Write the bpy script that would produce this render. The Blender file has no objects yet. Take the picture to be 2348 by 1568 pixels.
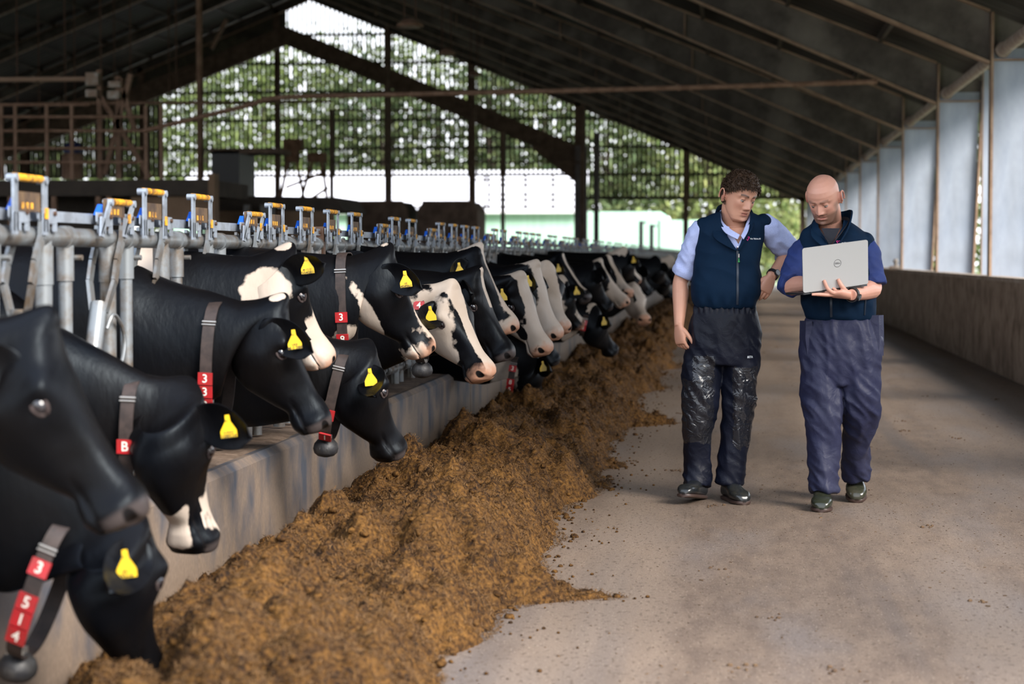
import bpy, bmesh, math, random
import numpy as np
from mathutils import Vector, Matrix, noise, Euler
random.seed(7); rng = np.random.default_rng(11)
sc = bpy.context.scene
COL = sc.collection
# ---------------------------------------------------------------- camera, sky, exposure
FPX = 4565.0; CAMZ = 1.36
YAW = math.radians(6.443); PIT = math.radians(2.458)
cd = bpy.data.cameras.new('camera'); cam = bpy.data.objects.new('camera', cd); COL.objects.link(cam)
cam.location = (0, 0, CAMZ); cam.rotation_euler = (math.radians(90) - PIT, 0, YAW)
cd.sensor_width = 36; cd.lens = 36 * FPX / 2348; cd.clip_start = 0.05; cd.clip_end = 1500
cd.dof.use_dof = True; cd.dof.focus_distance = 10.2; cd.dof.aperture_fstop = 2.8
sc.camera = cam
sc.view_settings.view_transform = 'Standard'; sc.view_settings.look = 'None'
sc.view_settings.gamma = 1; sc.view_settings.exposure = 1.6
try: sc.view_settings.use_curve_mapping = False
except Exception: pass
w = bpy.data.worlds.new('overcast_sky'); sc.world = w; w.use_nodes = True
nt = w.node_tree; bg = nt.nodes['Background']
tc = nt.nodes.new('ShaderNodeTexCoord'); sx = nt.nodes.new('ShaderNodeSeparateXYZ'); cr = nt.nodes.new('ShaderNodeValToRGB')
nt.links.new(tc.outputs['Generated'], sx.inputs[0]); nt.links.new(sx.outputs['Z'], cr.inputs[0]); nt.links.new(cr.outputs[0], bg.inputs['Color'])
cr.color_ramp.elements[0].position = 0.0; cr.color_ramp.elements[0].color = (0.95, 0.97, 1.0, 1)
cr.color_ramp.elements[1].position = 0.9; cr.color_ramp.elements[1].color = (0.62, 0.76, 1.0, 1)
bg.inputs['Strength'].default_value = 1.02
sd = bpy.data.lights.new('hazy_sun', 'SUN'); sun = bpy.data.objects.new('hazy_sun', sd); COL.objects.link(sun)
sd.energy = 3.0; sd.angle = math.radians(28); sd.color = (1.0, 0.93, 0.84)
sun.rotation_euler = Vector((-0.62, 0.55, -0.60)).to_track_quat('-Z', 'Y').to_euler(); sun.location = (20, -10, 20)
sc.cycles.max_bounces = 7; sc.cycles.diffuse_bounces = 4; sc.cycles.glossy_bounces = 3; sc.cycles.transmission_bounces = 3
sc.cycles.use_denoising = True; sc.cycles.caustics_reflective = False; sc.cycles.caustics_refractive = False
_R = Euler(cam.rotation_euler).to_matrix()
def W(px, py, Y):
    """world point seen at pixel (px,py) at distance Y down the barn"""
    d = _R @ Vector(((px - 1174) / FPX, -(py - 784) / FPX, -1))
    t = Y / d.y
    return Vector((d.x * t, Y, CAMZ + d.z * t))
def proj(p):
    d = _R.transposed() @ (Vector(p) - Vector((0, 0, CAMZ))); return 1174 + FPX * d.x / -d.z, 784 - FPX * d.y / -d.z
def A3(*a): return np.array(a, float)
# ---------------------------------------------------------------- materials
MATS = {}
def mat(name, col, rough=0.6, metal=0.0, col2=None, nscale=8.0, lo=0.4, hi=0.6, bump=None, spec=0.5, stretch=(1,1,1), sheen=0.0, coat=0.0, detail=6, col3=None, n3=1.5):
    if name in MATS: return MATS[name]
    m = bpy.data.materials.new(name); m.use_nodes = True; nt = m.node_tree; b = nt.nodes['Principled BSDF']
    b.inputs['Base Color'].default_value = (*col, 1); b.inputs['Roughness'].default_value = rough; b.inputs['Metallic'].default_value = metal
    b.inputs['Specular IOR Level'].default_value = spec
    if sheen: b.inputs['Sheen Weight'].default_value = sheen
    if coat: b.inputs['Coat Weight'].default_value = coat; b.inputs['Coat Roughness'].default_value = 0.2
    if col2 or bump or col3:
        t = nt.nodes.new('ShaderNodeTexCoord'); mp = nt.nodes.new('ShaderNodeMapping'); mp.inputs['Scale'].default_value = stretch
        nt.links.new(t.outputs['Object'], mp.inputs[0])
    src = None
    if col2:
        n = nt.nodes.new('ShaderNodeTexNoise'); n.inputs['Scale'].default_value = nscale; n.inputs['Detail'].default_value = detail; n.inputs['Roughness'].default_value = 0.65
        nt.links.new(mp.outputs[0], n.inputs['Vector'])
        mr = nt.nodes.new('ShaderNodeMapRange'); mr.inputs[1].default_value = lo; mr.inputs[2].default_value = hi
        nt.links.new(n.outputs['Fac'], mr.inputs[0])
        mx = nt.nodes.new('ShaderNodeMix'); mx.data_type = 'RGBA'
        nt.links.new(mr.outputs[0], mx.inputs[0]); mx.inputs[6].default_value = (*col, 1); mx.inputs[7].default_value = (*col2, 1)
        src = mx.outputs[2]
    if col3:
        n = nt.nodes.new('ShaderNodeTexNoise'); n.inputs['Scale'].default_value = n3; n.inputs['Detail'].default_value = 8
        nt.links.new(mp.outputs[0], n.inputs['Vector'])
        mr = nt.nodes.new('ShaderNodeMapRange'); mr.inputs[1].default_value = 0.5; mr.inputs[2].default_value = 0.68
        nt.links.new(n.outputs['Fac'], mr.inputs[0])
        mx = nt.nodes.new('ShaderNodeMix'); mx.data_type = 'RGBA'
        nt.links.new(mr.outputs[0], mx.inputs[0])
        if src: nt.links.new(src, mx.inputs[6])
        else: mx.inputs[6].default_value = (*col, 1)
        mx.inputs[7].default_value = (*col3, 1); src = mx.outputs[2]
    if src: nt.links.new(src, b.inputs['Base Color'])
    if bump:
        n = nt.nodes.new('ShaderNodeTexNoise'); n.inputs['Scale'].default_value = bump[0]; n.inputs['Detail'].default_value = 5
        nt.links.new(mp.outputs[0], n.inputs['Vector'])
        bp = nt.nodes.new('ShaderNodeBump'); bp.inputs['Strength'].default_value = bump[1]; bp.inputs['Distance'].default_value = bump[2] if len(bump) > 2 else 0.01
        nt.links.new(n.outputs['Fac'], bp.inputs['Height']); nt.links.new(bp.outputs[0], b.inputs['Normal'])
    MATS[name] = m
    return m
# ---------------------------------------------------------------- mesh builder
class MB:
    def __init__(s): s.v = []; s.f = []; s.n = 0; s.mi = []; s.cm = 0
    def add(s, V, F, m=None):
        V = np.asarray(V, float).reshape(-1, 3); s.v.append(V)
        for f in F: s.f.append([i + s.n for i in f])
        s.mi += [s.cm if m is None else m] * len(F); s.n += len(V); return s
    def box(s, c, d, R=None, m=None, bev=0.0):
        x, y, z = d[0] / 2, d[1] / 2, d[2] / 2
        V = np.array([(-x,-y,-z),(x,-y,-z),(x,y,-z),(-x,y,-z),(-x,-y,z),(x,-y,z),(x,y,z),(-x,y,z)])
        if R is not None: V = V @ np.array(R).T
        return s.add(V + np.array(c), [(3,2,1,0),(4,5,6,7),(0,1,5,4),(1,2,6,5),(2,3,7,6),(3,0,4,7)], m)
    def beam(s, p, q, w, h, up=(0,0,1), m=None):
        """box bar from p to q, width w (side) and height h (along up)"""
        p = np.array(p, float); q = np.array(q, float); d = q - p; L = np.linalg.norm(d); d /= L
        u = np.array(up, float); sd = np.cross(d, u); sd /= np.linalg.norm(sd); u = np.cross(sd, d)
        return s.box((p + q) / 2, (w, L, h), np.stack([sd, d, u], 1), m)
    def tube(s, pts, r, n=10, m=None, cap=True, ell=1.0, up=(0,0,1)):
        P = np.array(pts, float); k = len(P); r = np.full(k, r, float) if np.isscalar(r) else np.array(r, float)
        T = np.gradient(P, axis=0) if k > 2 else np.array([P[1] - P[0]] * 2)
        T /= np.linalg.norm(T, axis=1)[:, None] + 1e-12
        u = np.array(up, float)
        if abs(T[0] @ u) > 0.93: u = np.array((1.0, 0, 0)) if abs(T[0][0]) < 0.9 else np.array((0, 1.0, 0))
        V = []; a = np.arange(n) * 2 * math.pi / n
        for i in range(k):
            sd = np.cross(T[i], u); sd /= np.linalg.norm(sd); u = np.cross(sd, T[i])
            V.append(P[i] + r[i] * (np.cos(a)[:, None] * sd * ell + np.sin(a)[:, None] * u))
        return s.rings(V, cap, m)
    def rings(s, R, cap=True, m=None, closed=True):
        n = len(R[0]); F = []
        for i in range(len(R) - 1):
            for j in range(n if closed else n - 1):
                a = i * n + j; b = i * n + (j + 1) % n; F.append((a, b, b + n, a + n))
        if cap and closed: F.append(tuple(range(n))[::-1]); F.append(tuple((len(R) - 1) * n + j for j in range(n)))
        return s.add(np.concatenate(R), F, m)
    def prism(s, pts, t, m=None):
        """polygon pts (3d) extruded by vector t"""
        P = np.array(pts, float); n = len(P); F = [tuple(range(n))[::-1], tuple(range(n, 2 * n))]
        F += [(j, (j + 1) % n, (j + 1) % n + n, j + n) for j in range(n)]
        return s.add(np.concatenate([P, P + np.array(t, float)]), F, m)
    def lathe(s, c, prof, n=16, m=None, axis=None):
        a = np.arange(n) * 2 * math.pi / n; R = []
        for (r, z) in prof:
            V = np.stack([r * np.cos(a), r * np.sin(a), np.full(n, z)], 1)
            if axis is not None: V = V @ np.array(axis).T
            R.append(V + np.array(c))
        return s.rings(R, True, m)
    def sphere(s, c, r, nu=14, nv=10, m=None, R=None):
        r = np.array((r, r, r) if np.isscalar(r) else r, float); L = []
        for i in range(nv + 1):
            t = math.pi * min(max(i / nv, 0.015), 0.985); a = np.arange(nu) * 2 * math.pi / nu
            V = np.stack([np.sin(t) * np.cos(a), np.sin(t) * np.sin(a), np.full(nu, -np.cos(t))], 1) * r
            if R is not None: V = V @ np.array(R).T
            L.append(V + np.array(c))
        return s.rings(L, True, m)
    def build(s, name, mats, parent=None, smooth=True, angle=35):
        V = np.concatenate(s.v) if s.v else np.zeros((0, 3)); o0 = root_loc(parent) if parent else np.zeros(3)
        me = bpy.data.meshes.new(name); me.from_pydata((V - o0).tolist(), [], s.f)
        mats = mats if isinstance(mats, (list, tuple)) else [mats]
        for m in mats: me.materials.append(m)
        if len(mats) > 1: me.polygons.foreach_set('material_index', np.array(s.mi, np.int32))
        me.validate(); me.update()
        if smooth: smooth_by(me, angle)
        o = bpy.data.objects.new(name, me); COL.objects.link(o)
        if parent: o.parent = parent
        return o
def smooth_by(me, angle=35):
    me.polygons.foreach_set('use_smooth', np.ones(len(me.polygons), bool))
    if angle < 180:
        bm = bmesh.new(); bm.from_mesh(me); th = math.radians(angle)
        for e in bm.edges:
            if len(e.link_faces) == 2 and e.calc_face_angle(0) > th: e.smooth = False
        bm.to_mesh(me); bm.free()
def root_loc(p):
    while p.parent: p = p.parent
    return np.array(p.location)
def tag(o, label, cat, group=None, kind=None):
    o['label'] = label; o['category'] = cat
    if group: o['group'] = group
    if kind: o['kind'] = kind
    return o
def thing(name, label, cat, loc=(0,0,0), group=None, kind=None):
    o = bpy.data.objects.new(name, None); COL.objects.link(o); o.location = loc; o.empty_display_size = 0.1
    return tag(o, label, cat, group, kind)
def struct(o): o['kind'] = 'structure'; return o
def copy_tree(o, parent=None):
    c = o.copy(); COL.objects.link(c)
    if parent: c.parent = parent
    for ch in list(o.children): copy_tree(ch, c)
    return c
def catmull(K, n):
    """K (k,d) control rows -> resampled with n per span"""
    K = np.array(K, float); out = []
    for i in range(len(K) - 1):
        p0 = K[max(i - 1, 0)]; p1 = K[i]; p2 = K[i + 1]; p3 = K[min(i + 2, len(K) - 1)]
        for t in np.arange(n) / n:
            out.append(0.5 * ((2 * p1) + (-p0 + p2) * t + (2*p0 - 5*p1 + 4*p2 - p3) * t * t + (-p0 + 3*p1 - 3*p2 + p3) * t ** 3))
    out.append(K[-1]); return np.array(out)
def fbm(p, s=1.0, o=4): return noise.fractal(Vector(p) * s, 1.0, 2.0, o)
def text_mb(mb, txt, M, size, m=None, depth=0.0008, align='CENTER'):
    """adds flat lettering to mb; M = (origin, right, up, normal)"""
    c = bpy.data.curves.new('t', 'FONT'); c.body = txt; c.size = 1; c.align_x = align; c.align_y = 'CENTER'; c.extrude = 0; c.resolution_u = 3; c.offset = 0.012
    o = bpy.data.objects.new('t', c); COL.objects.link(o)
    dg = bpy.context.evaluated_depsgraph_get(); me = o.evaluated_get(dg).to_mesh()
    V = np.array([v.co[:] for v in me.vertices]); F = [tuple(p.vertices) for p in me.polygons]
    if len(V):
        O, r, u, nn = [np.array(x, float) for x in M]
        V = O + size * (V[:, :1] * r + V[:, 1:2] * u) + depth * nn
        mb.add(V, F, m)
    o.to_mesh_clear() if False else None
    bpy.data.objects.remove(o); bpy.data.curves.remove(c)
# ---------------------------------------------------------------- shared materials
M_conc = mat('concrete_floor', (0.178,0.128,0.093), 0.62, col2=(0.108,0.076,0.057), nscale=5.5, lo=0.34, hi=0.68, bump=(90,0.4,0.004), stretch=(1.8,0.5,1), col3=(0.155,0.128,0.115), n3=0.8, detail=14)
_k = M_conc.node_tree; _b = _k.nodes['Principled BSDF']; _src = _b.inputs['Base Color'].links[0].from_socket; _tc = _k.nodes.new('ShaderNodeTexCoord')
def _layer(src, scale, st, lo, hi, col, det=3, amt=1.0):
    mp = _k.nodes.new('ShaderNodeMapping'); mp.inputs['Scale'].default_value = st; _k.links.new(_tc.outputs['Object'], mp.inputs[0]); n = _k.nodes.new('ShaderNodeTexNoise'); n.inputs['Scale'].default_value = scale; n.inputs['Detail'].default_value = det; _k.links.new(mp.outputs[0], n.inputs[0])
    mr = _k.nodes.new('ShaderNodeMapRange'); mr.inputs[1].default_value = lo; mr.inputs[2].default_value = hi; mr.inputs[4].default_value = amt; _k.links.new(n.outputs['Fac'], mr.inputs[0]); mx = _k.nodes.new('ShaderNodeMix'); mx.data_type = 'RGBA'; _k.links.new(mr.outputs[0], mx.inputs[0]); _k.links.new(src, mx.inputs[6]); mx.inputs[7].default_value = (*col, 1); return mx.outputs[2]
_src = _layer(_src, 1.6, (1, .03, 1), .45, .66, (.235, .175, .130), 5, .8); _src = _layer(_src, 1.9, (1, .05, 4), .56, .72, (.088, .076, .073), 6, .75)
_src = _layer(_src, 55, (1, .45, 1), .56, .66, (.075, .052, .036), 4, .75); _src = _layer(_src, 120, (1, .6, 1), .63, .71, (.42, .34, .26), 2, .8); _k.links.new(_src, _b.inputs['Base Color'])
M_steel = mat('galvanised_steel', (0.20,0.215,0.225), 0.40, 0.45, col2=(0.13,0.095,0.065), nscale=9, lo=0.45, hi=0.66, bump=(60,0.15,0.002))
M_steelc = mat('clean_galvanised_steel', (0.30,0.34,0.40), 0.42, 0.35, col2=(0.20,0.22,0.25), nscale=14)
M_rust = mat('rusty_steel', (0.12,0.060,0.032), 0.8, 0.1, col2=(0.22,0.12,0.07), nscale=6)
M_brown = mat('dusty_brown_steel', (0.085,0.055,0.040), 0.8, 0.0, col2=(0.16,0.105,0.075), nscale=3)
M_yel = mat('worn_yellow_paint', (0.75,0.36,0.02), 0.5, 0, col2=(0.16,0.075,0.03), nscale=22, lo=0.45, hi=0.62)
M_plate = mat('grimy_brown_plate', (0.12,0.072,0.035), 0.75, 0, col2=(0.05,0.03,0.02), nscale=15)
M_blue = mat('blue_plastic', (0.01,0.09,0.48), 0.4)
M_bolt = mat('rusty_bolt', (0.10,0.055,0.035), 0.6, 0.4)
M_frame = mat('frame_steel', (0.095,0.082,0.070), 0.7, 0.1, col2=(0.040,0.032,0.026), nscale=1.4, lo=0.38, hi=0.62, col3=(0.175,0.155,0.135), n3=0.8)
M_colst = mat('grey_blue_column_steel', (0.25,0.29,0.36), 0.55, 0.25, col2=(0.34,0.38,0.45), nscale=2.2, lo=0.4, hi=0.65, stretch=(1,1,0.4), col3=(0.17,0.19,0.22), n3=1.2)
M_flange = mat('brown_flange_edge', (0.20,0.125,0.08), 0.7, 0.1, col2=(0.30,0.205,0.14), nscale=4)
M_roof = mat('dark_fibre_roof_sheet', (0.028,0.022,0.017), 0.85, 0, col2=(0.016,0.012,0.009), nscale=0.9, col3=(0.055,0.045,0.036), n3=0.5)
M_purl = mat('dark_purlin', (0.035,0.026,0.020), 0.85, 0, col2=(0.06,0.045,0.034), nscale=2)
M_board = mat('weathered_board', (0.060,0.052,0.040), 0.85, 0, col2=(0.095,0.09,0.060), nscale=2)
M_wallc = mat('splashed_concrete', (0.30,0.225,0.17), 0.8, 0, col2=(0.17,0.12,0.085), nscale=2.5, lo=0.42, hi=0.62, bump=(30,0.3,0.006), col3=(0.13,0.085,0.055), n3=4)
# kerb: concrete with blue-grey worn streaks
M_kerb = mat('kerb_concrete', (0.17,0.125,0.092), 0.6, 0, col2=(0.235,0.175,0.13), nscale=60, lo=0.45, hi=0.7, bump=(55,0.3,0.004), stretch=(1,1.25,0.7), col3=(0.052,0.058,0.074), n3=3.4, detail=8)
_k = M_kerb.node_tree; _mr = [n for n in _k.nodes if n.type == 'MAP_RANGE'][-1]; _ns = _mr.inputs[0].links[0].from_node
_tc = _k.nodes.new('ShaderNodeTexCoord'); _sp = _k.nodes.new('ShaderNodeSeparateXYZ'); _k.links.new(_tc.outputs['Object'], _sp.inputs[0]); _ma = _k.nodes.new('ShaderNodeMath'); _ma.operation = 'MULTIPLY_ADD'; _ma.inputs[1].default_value = .42
_k.links.new(_sp.outputs['Z'], _ma.inputs[0]); _k.links.new(_ns.outputs['Fac'], _ma.inputs[2]); _k.links.new(_ma.outputs[0], _mr.inputs[0]); _mr.inputs[1].default_value = .58; _mr.inputs[2].default_value = .80
M_kerbtop = mat('kerb_ledge', (0.20,0.14,0.10), 0.85, 0, col2=(0.09,0.055,0.035), nscale=9, bump=(40,0.6,0.01))
YF = 90.0           # gable
RX, RZ = -19.5, 13.55   # ridge
SL = 0.404
def roofz(X): return RZ - SL * abs(X - RX)
# ---------------------------------------------------------------- floor and ground
g = MB(); g.box((-19, 46, -0.1), (46.5, 96, 0.2)); fl = struct(g.build('floor', M_conc, smooth=False))
g = MB(); g.box((0, 100, -0.20), (500, 500, 0.16)); gr = g.build('ground', mat('yard_ground', (0.30,0.28,0.23), 0.9, col2=(0.12,0.17,0.06), nscale=0.15)); struct(gr)
# ---------------------------------------------------------------- kerb along the feed table
kx0, kx1, kz = -2.10, -2.62, 0.485
g = MB()
for i in range(22):
    y0 = 3.6 + i * 4.02 + (0.0); y1 = y0 + 4.0
    pts = [(kx0, y0, 0), (kx0, y0, kz - 0.03), (kx0 - 0.03, y0, kz), (kx1, y0, kz - 0.02), (kx1, y0, 0)]
    g.prism(pts, (0, 4.0, 0))
    g.box((-2.36, y1 + 0.01, 0.22), (0.48, 0.03, 0.44))
kb = struct(g.build('trim_1', [M_kerb]))
g = MB(); nn = 300
X = np.array([-2.135, -2.2, -2.3, -2.4, -2.5, -2.6])
V = []; 
for y in np.linspace(3.6, 90, nn):
    for j, x in enumerate(X): V.append((x, y, kz - 0.004 + 0.018 * max(0, fbm((x * 6, y * 2, 0))) * (j > 0) + (0.006 if j else 0)))
F = [(i * 6 + j, i * 6 + j + 1, (i + 1) * 6 + j + 1, (i + 1) * 6 + j) for i in range(nn - 1) for j in range(5)]
g.add(V, F); struct(g.build('trim_2', M_kerbtop))
# ---------------------------------------------------------------- right low wall
g = MB(); g.box((3.10, 48, 0.54), (0.16, 88, 1.08)); wr = struct(g.build('wall_right', M_wallc))
g = MB(); g.box((3.10, 48, 1.10), (0.22, 88, 0.05)); struct(g.build('wall_cap', mat('cap_concrete', (0.36,0.30,0.25), 0.8, col2=(0.25,0.19,0.14), nscale=3), wr))
wr['kind'] = 'structure'
# ---------------------------------------------------------------- portal frames
YS = [24.8 + 6.5 * k for k in range(-3, 11)]
ORD = ['in front of the two men', 'behind the two men', 'beyond the low wall end post', 'nearest fully seen']
words = ['first', 'second', 'third', 'fourth', 'fifth', 'sixth', 'seventh', 'eighth', 'ninth', 'tenth', 'eleventh', 'twelfth', 'thirteenth', 'fourteenth']
def rafter(g, Y, xa, xb, da, db, wd=0.2, mw=0, mf=1, off=0.12):
    """I-section rafter under the roof from xa to xb"""
    n = 2; s = 1
    za, zb = roofz(xa) - off, roofz(xb) - off
    g.cm = mw; g.prism([(xa, Y, za), (xb, Y, zb), (xb, Y, zb - db), (xa, Y, za - da)], (0, 0.02, 0))
    g.cm = mf
    g.beam((xa, Y + .01, za), (xb, Y + .01, zb), wd, 0.03, m=mf); g.beam((xa, Y + .01, za - da), (xb, Y + .01, zb - db), wd, 0.03, m=mf)
ce = 3.06
for k, Y in enumerate(YS):
    seen = k >= 2
    lab = ('steel roof frame over the near feed passage, %s from the camera' % words[k]) if k < 3 else 'steel roof frame with grey column, %s column seen along the open side' % words[k - 3]
    t = thing('portal_frame', lab, 'steel frame', (ce, Y, 0), 'portal frames carrying the roof')
    g = MB(); rafter(g, Y, 3.03, -4.5, 0.62, 0.36); rafter(g, Y, -4.5, RX, 0.36, 0.36); zh = 3.88; g.cm = 0; g.prism([(ce, Y, zh), (ce + .63, Y, zh), (ce + .68, Y, roofz(ce + .68) - .12), (ce, Y, roofz(ce) - .12)], (0, 0.02, 0))  # column web above the tube takes dark rafter colour, painting in its shadow
    for xx in (-1.0, -4.5, -9, -14): 
        z = roofz(xx) - .15; g.box((xx, Y + .01, z - .22), (0.02, 0.18, 0.44), m=1)
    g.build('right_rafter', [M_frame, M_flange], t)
    g = MB(); rafter(g, Y, RX, -34.0, 0.42, 0.42); rafter(g, Y, -34.0, -42, 0.42, 0.75)
    g.build('left_rafter', [M_frame, M_flange], t)
    # column: tapered web plus flanges
    g = MB(); zt = roofz(3.4) - 0.75
    g.cm = 0; g.prism([(ce, Y, 0), (ce + .50, Y, 0), (ce + .63, Y, 3.88), (ce, Y, 3.88)], (0, 0.02, 0))
    g.cm = 1; g.box((ce, Y + .01, (roofz(ce) - .12) / 2), (0.03, 0.22, roofz(ce) - .12)); g.beam((ce + .50, Y + .01, 0), (ce + .68, Y + .01, roofz(ce + .68) - .12), 0.22, 0.03, up=(1, 0, 0))
    g.box((ce + .32, Y + .01, 3.74), (0.64, 0.18, 0.02)); 
    g.build('column', [M_colst, M_flange], t)
    g = MB(); g.box((-42, Y, 2), (0.5, 0.22, 4.2)); g.build('left_column', M_frame, t)
# eave tube and gutter beams between the frames
t = thing('eaves_tube', 'long round brown eaves tube running under the roof edge above the columns', 'tube', (3.19, 20, 0))
g = MB(); g.tube([(3.19, 5, 3.86), (3.19, YF, 3.86)], 0.075, 12)
for Y in YS: g.tube([(3.19, Y - .1, 3.86), (3.19, Y + .12, 3.86)], 0.095, 12)
g.build('tube', mat('dusty_tube', (0.26,0.20,0.16), 0.7, 0.1, col2=(0.38,0.32,0.27), nscale=5), t)
# cladding posts (side opening sheeting rails): blue grey vertical sheets between the frames
for k, Y in enumerate(YS[3:9]):
    for q, dy in enumerate((2.1, 4.2)):
        t = thing('side_post', 'slim grey post on the open side, %s slim one behind the %s wide column' % (words[q], words[k]), 'post', (ce + .45, Y + dy, 0), 'slim posts on the open side')
        g = MB(); g.box((ce + .45, Y + dy, 2.0), (0.12, 0.05, 4.0)); g.build('post', M_colst, t)
        g = MB(); g.box((ce + .40, Y + dy, 2.0), (0.015, 0.09, 4.0)); g.build('flange', M_flange, t)
# ---------------------------------------------------------------- roof
Y0R = 7.0
def slope(xa, xb):
    g = MB(); n = 2
    xs = np.array([xa, xb]); V = []; ys = np.arange(Y0R, YF + 0.8, 0.25)
    R1 = []; 
    for i, y in enumerate(ys):
        dz = 0.03 * (i % 2)
        V += [(xa, y, roofz(xa) + dz), (xb, y, roofz(xb) + dz), (xb, y, roofz(xb) + dz + .05), (xa, y, roofz(xa) + dz + .05)]
    F = []
    for i in range(len(ys) - 1):
        a = 4 * i; F += [(a, a + 1, a + 5, a + 4), (a + 3, a + 7, a + 6, a + 2)]
    g.add(V, F); return g
ce1 = struct(slope(4.3, RX).build('ceiling', M_roof, smooth=False))
ce2 = struct(slope(RX, -43.5).build('ceiling_left', M_roof, smooth=False)); ce2.parent = ce1; ce2.name = 'left_slope'
for i in range(17):
    x = 3.6 - i * 1.42
    if x < RX: break
    g = MB(); g.box((x, (Y0R + YF) / 2, roofz(x) - 0.07), (0.06, YF - Y0R, 0.14)); g.build('purlin', M_purl, ce1)
for i in range(17):
    x = RX - 0.3 - i * 1.42
    g = MB(); g.box((x, (Y0R + YF) / 2, roofz(x) - 0.07), (0.06, YF - Y0R, 0.14)); g.build('purlin', M_purl, ce1)
# left side wall of the building and the near-left dark closure
g = MB(); g.box((-42.3, 48, 1.3), (0.2, 88, 2.6)); struct(g.build('wall_left', M_wallc))
# ---------------------------------------------------------------- slatted gable
g = MB(); pitch = 0.213
x = -42.0
zb = lambda x: 5.02 if x < -7.2 else 3.95
while x < 3.8:
    zt = roofz(x) - 0.06
    if zt > zb(x) + .1: g.box((x, YF + .1, (zt + zb(x)) / 2), (0.105 if x > -26.5 else 0.185, 0.025, zt - zb(x)))
    x += pitch
_bz = lambda x: 12.0 - .406 * (-20.4 - x)
g.prism([(-42, YF + .13, roofz(-42) - .05), (-20.6, YF + .13, roofz(-20.6) - .05), (-20.6, YF + .13, _bz(-20.6)), (-42, YF + .13, _bz(-42))], (0, .03, 0))
for z in (5.06, 6.3, 7.6, 8.9, 10.2, 11.5):
    xr = RX + (RZ - z) / SL - .2; xl = RX - (RZ - z) / SL + .2
    g.box(((max(xl, -42) + min(xr, 3.6)) / 2, YF + .16, z), (min(xr, 3.6) - max(xl, -42), 0.06, 0.12))
g.box((-1.8, YF + .16, 4.0), (10.9, 0.06, 0.16))
struct(g.build('wall_back', M_board, smooth=False))
for x, y0 in ((-33.0, 0), (-27.4, 0), (-21.0, 0), (-15.8, 0), (-12.0, 0), (-7.2, 0), (-2.3, 0), (2.9, 0)):
    t = thing('gable_post', {-33.0: 'dark steel gable post at the far left of the slatted end wall', -27.4: 'dark steel gable post between two cow sheds posts at left of the slatted wall', -21.0: 'thick dark gable post just left of the roof ridge', -15.8: 'dark gable post in the middle of the slatted end wall', -12.0: 'dark gable post right of the wall centre, above the brown bins', -7.2: 'dark gable post where the slats step lower', -2.3: 'dark gable post standing behind the curly haired man', 2.9: 'corner post of the slatted end wall behind the bald man'}[x], 'post', (x, YF, 0), 'posts of the slatted end wall')
    g = MB(); h = roofz(x) - .3; g.box((x, YF - .08, h / 2), (0.06, 0.22, h)); g.box((x, YF - .19, h / 2), (0.24, 0.02, h)); g.box((x, YF + .03, h / 2), (0.24, 0.02, h)); g.build('post', M_brown, t)
# inner end frame in front of the gable
t = thing('end_frame', 'brown inner steel end frame with sloping beams and column before the slatted wall', 'steel frame', (-6.9, 84, 0))
g = MB()
Ya = 84.0
ap = W(655, 62, Ya); rt = W(1325, 335, Ya); lf = W(-350, 470, Ya)
for a, b in ((ap, rt), (ap, lf)):
    for dz in (0, -0.75): g.beam((a.x, Ya, a.z + dz), (b.x, Ya, b.z + dz), 0.3, 0.06)
    g.prism([(a.x, Ya, a.z), (b.x, Ya, b.z), (b.x, Ya, b.z - .75), (a.x, Ya, a.z - .75)], (0, 0.03, 0))
g.prism([(rt.x, Ya, rt.z - .7), (rt.x - 2.2, Ya, rt.z + .1), (rt.x, Ya, rt.z - 1.6)], (0, .05, 0))
g.build('beam', M_brown, t)
g = MB(); g.box((rt.x + .15, Ya, rt.z / 2), (0.5, 0.3, rt.z)); g.box((rt.x + .75, Ya + .5, rt.z / 2 + .3), (0.22, 0.22, rt.z + .6)); g.build('column', mat('column_dark', (0.10,0.085,0.085), 0.7, 0.1, col2=(0.17,0.15,0.16), nscale=2), t)
# ---------------------------------------------------------------- outside: shed, trees
t = thing('far_shed', 'long pale shed with white roof and light green wall beyond the slatted end', 'shed', (-20, 104, 0))
g = MB(); g.box((-17, 109, 1.85), (26, 10, 3.7)); g.box((-2.6, 109, 1.6), (3.0, 10, 3.3)); g.build('wall', mat('pale_green_sheet', (0.42,0.66,0.50), 0.6, 0, col2=(0.48,0.72,0.57), nscale=1, stretch=(3,1,0.05)), t)
g = MB(); g.prism([(-30.4, 103.5, 3.75), (-30.4, 109, 6.1), (-30.4, 109, 5.95), (-30.4, 103.5, 3.6)], (22.4, 0, 0)); g.build('roof', mat('white_roof_sheet', (0.82,0.78,0.78), 0.5), t)
M_leaf = [mat('leaf_a', (0.085,0.125,0.03), 0.7, 0, col2=(0.15,0.19,0.045), nscale=1), mat('leaf_b', (0.05,0.085,0.025), 0.7, 0, col2=(0.11,0.13,0.04), nscale=1), mat('leaf_c', (0.15,0.21,0.06), 0.7, 0, col2=(0.26,0.27,0.09), nscale=1.5)]
M_bark = mat('bark', (0.07,0.05,0.035), 0.9)
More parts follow.
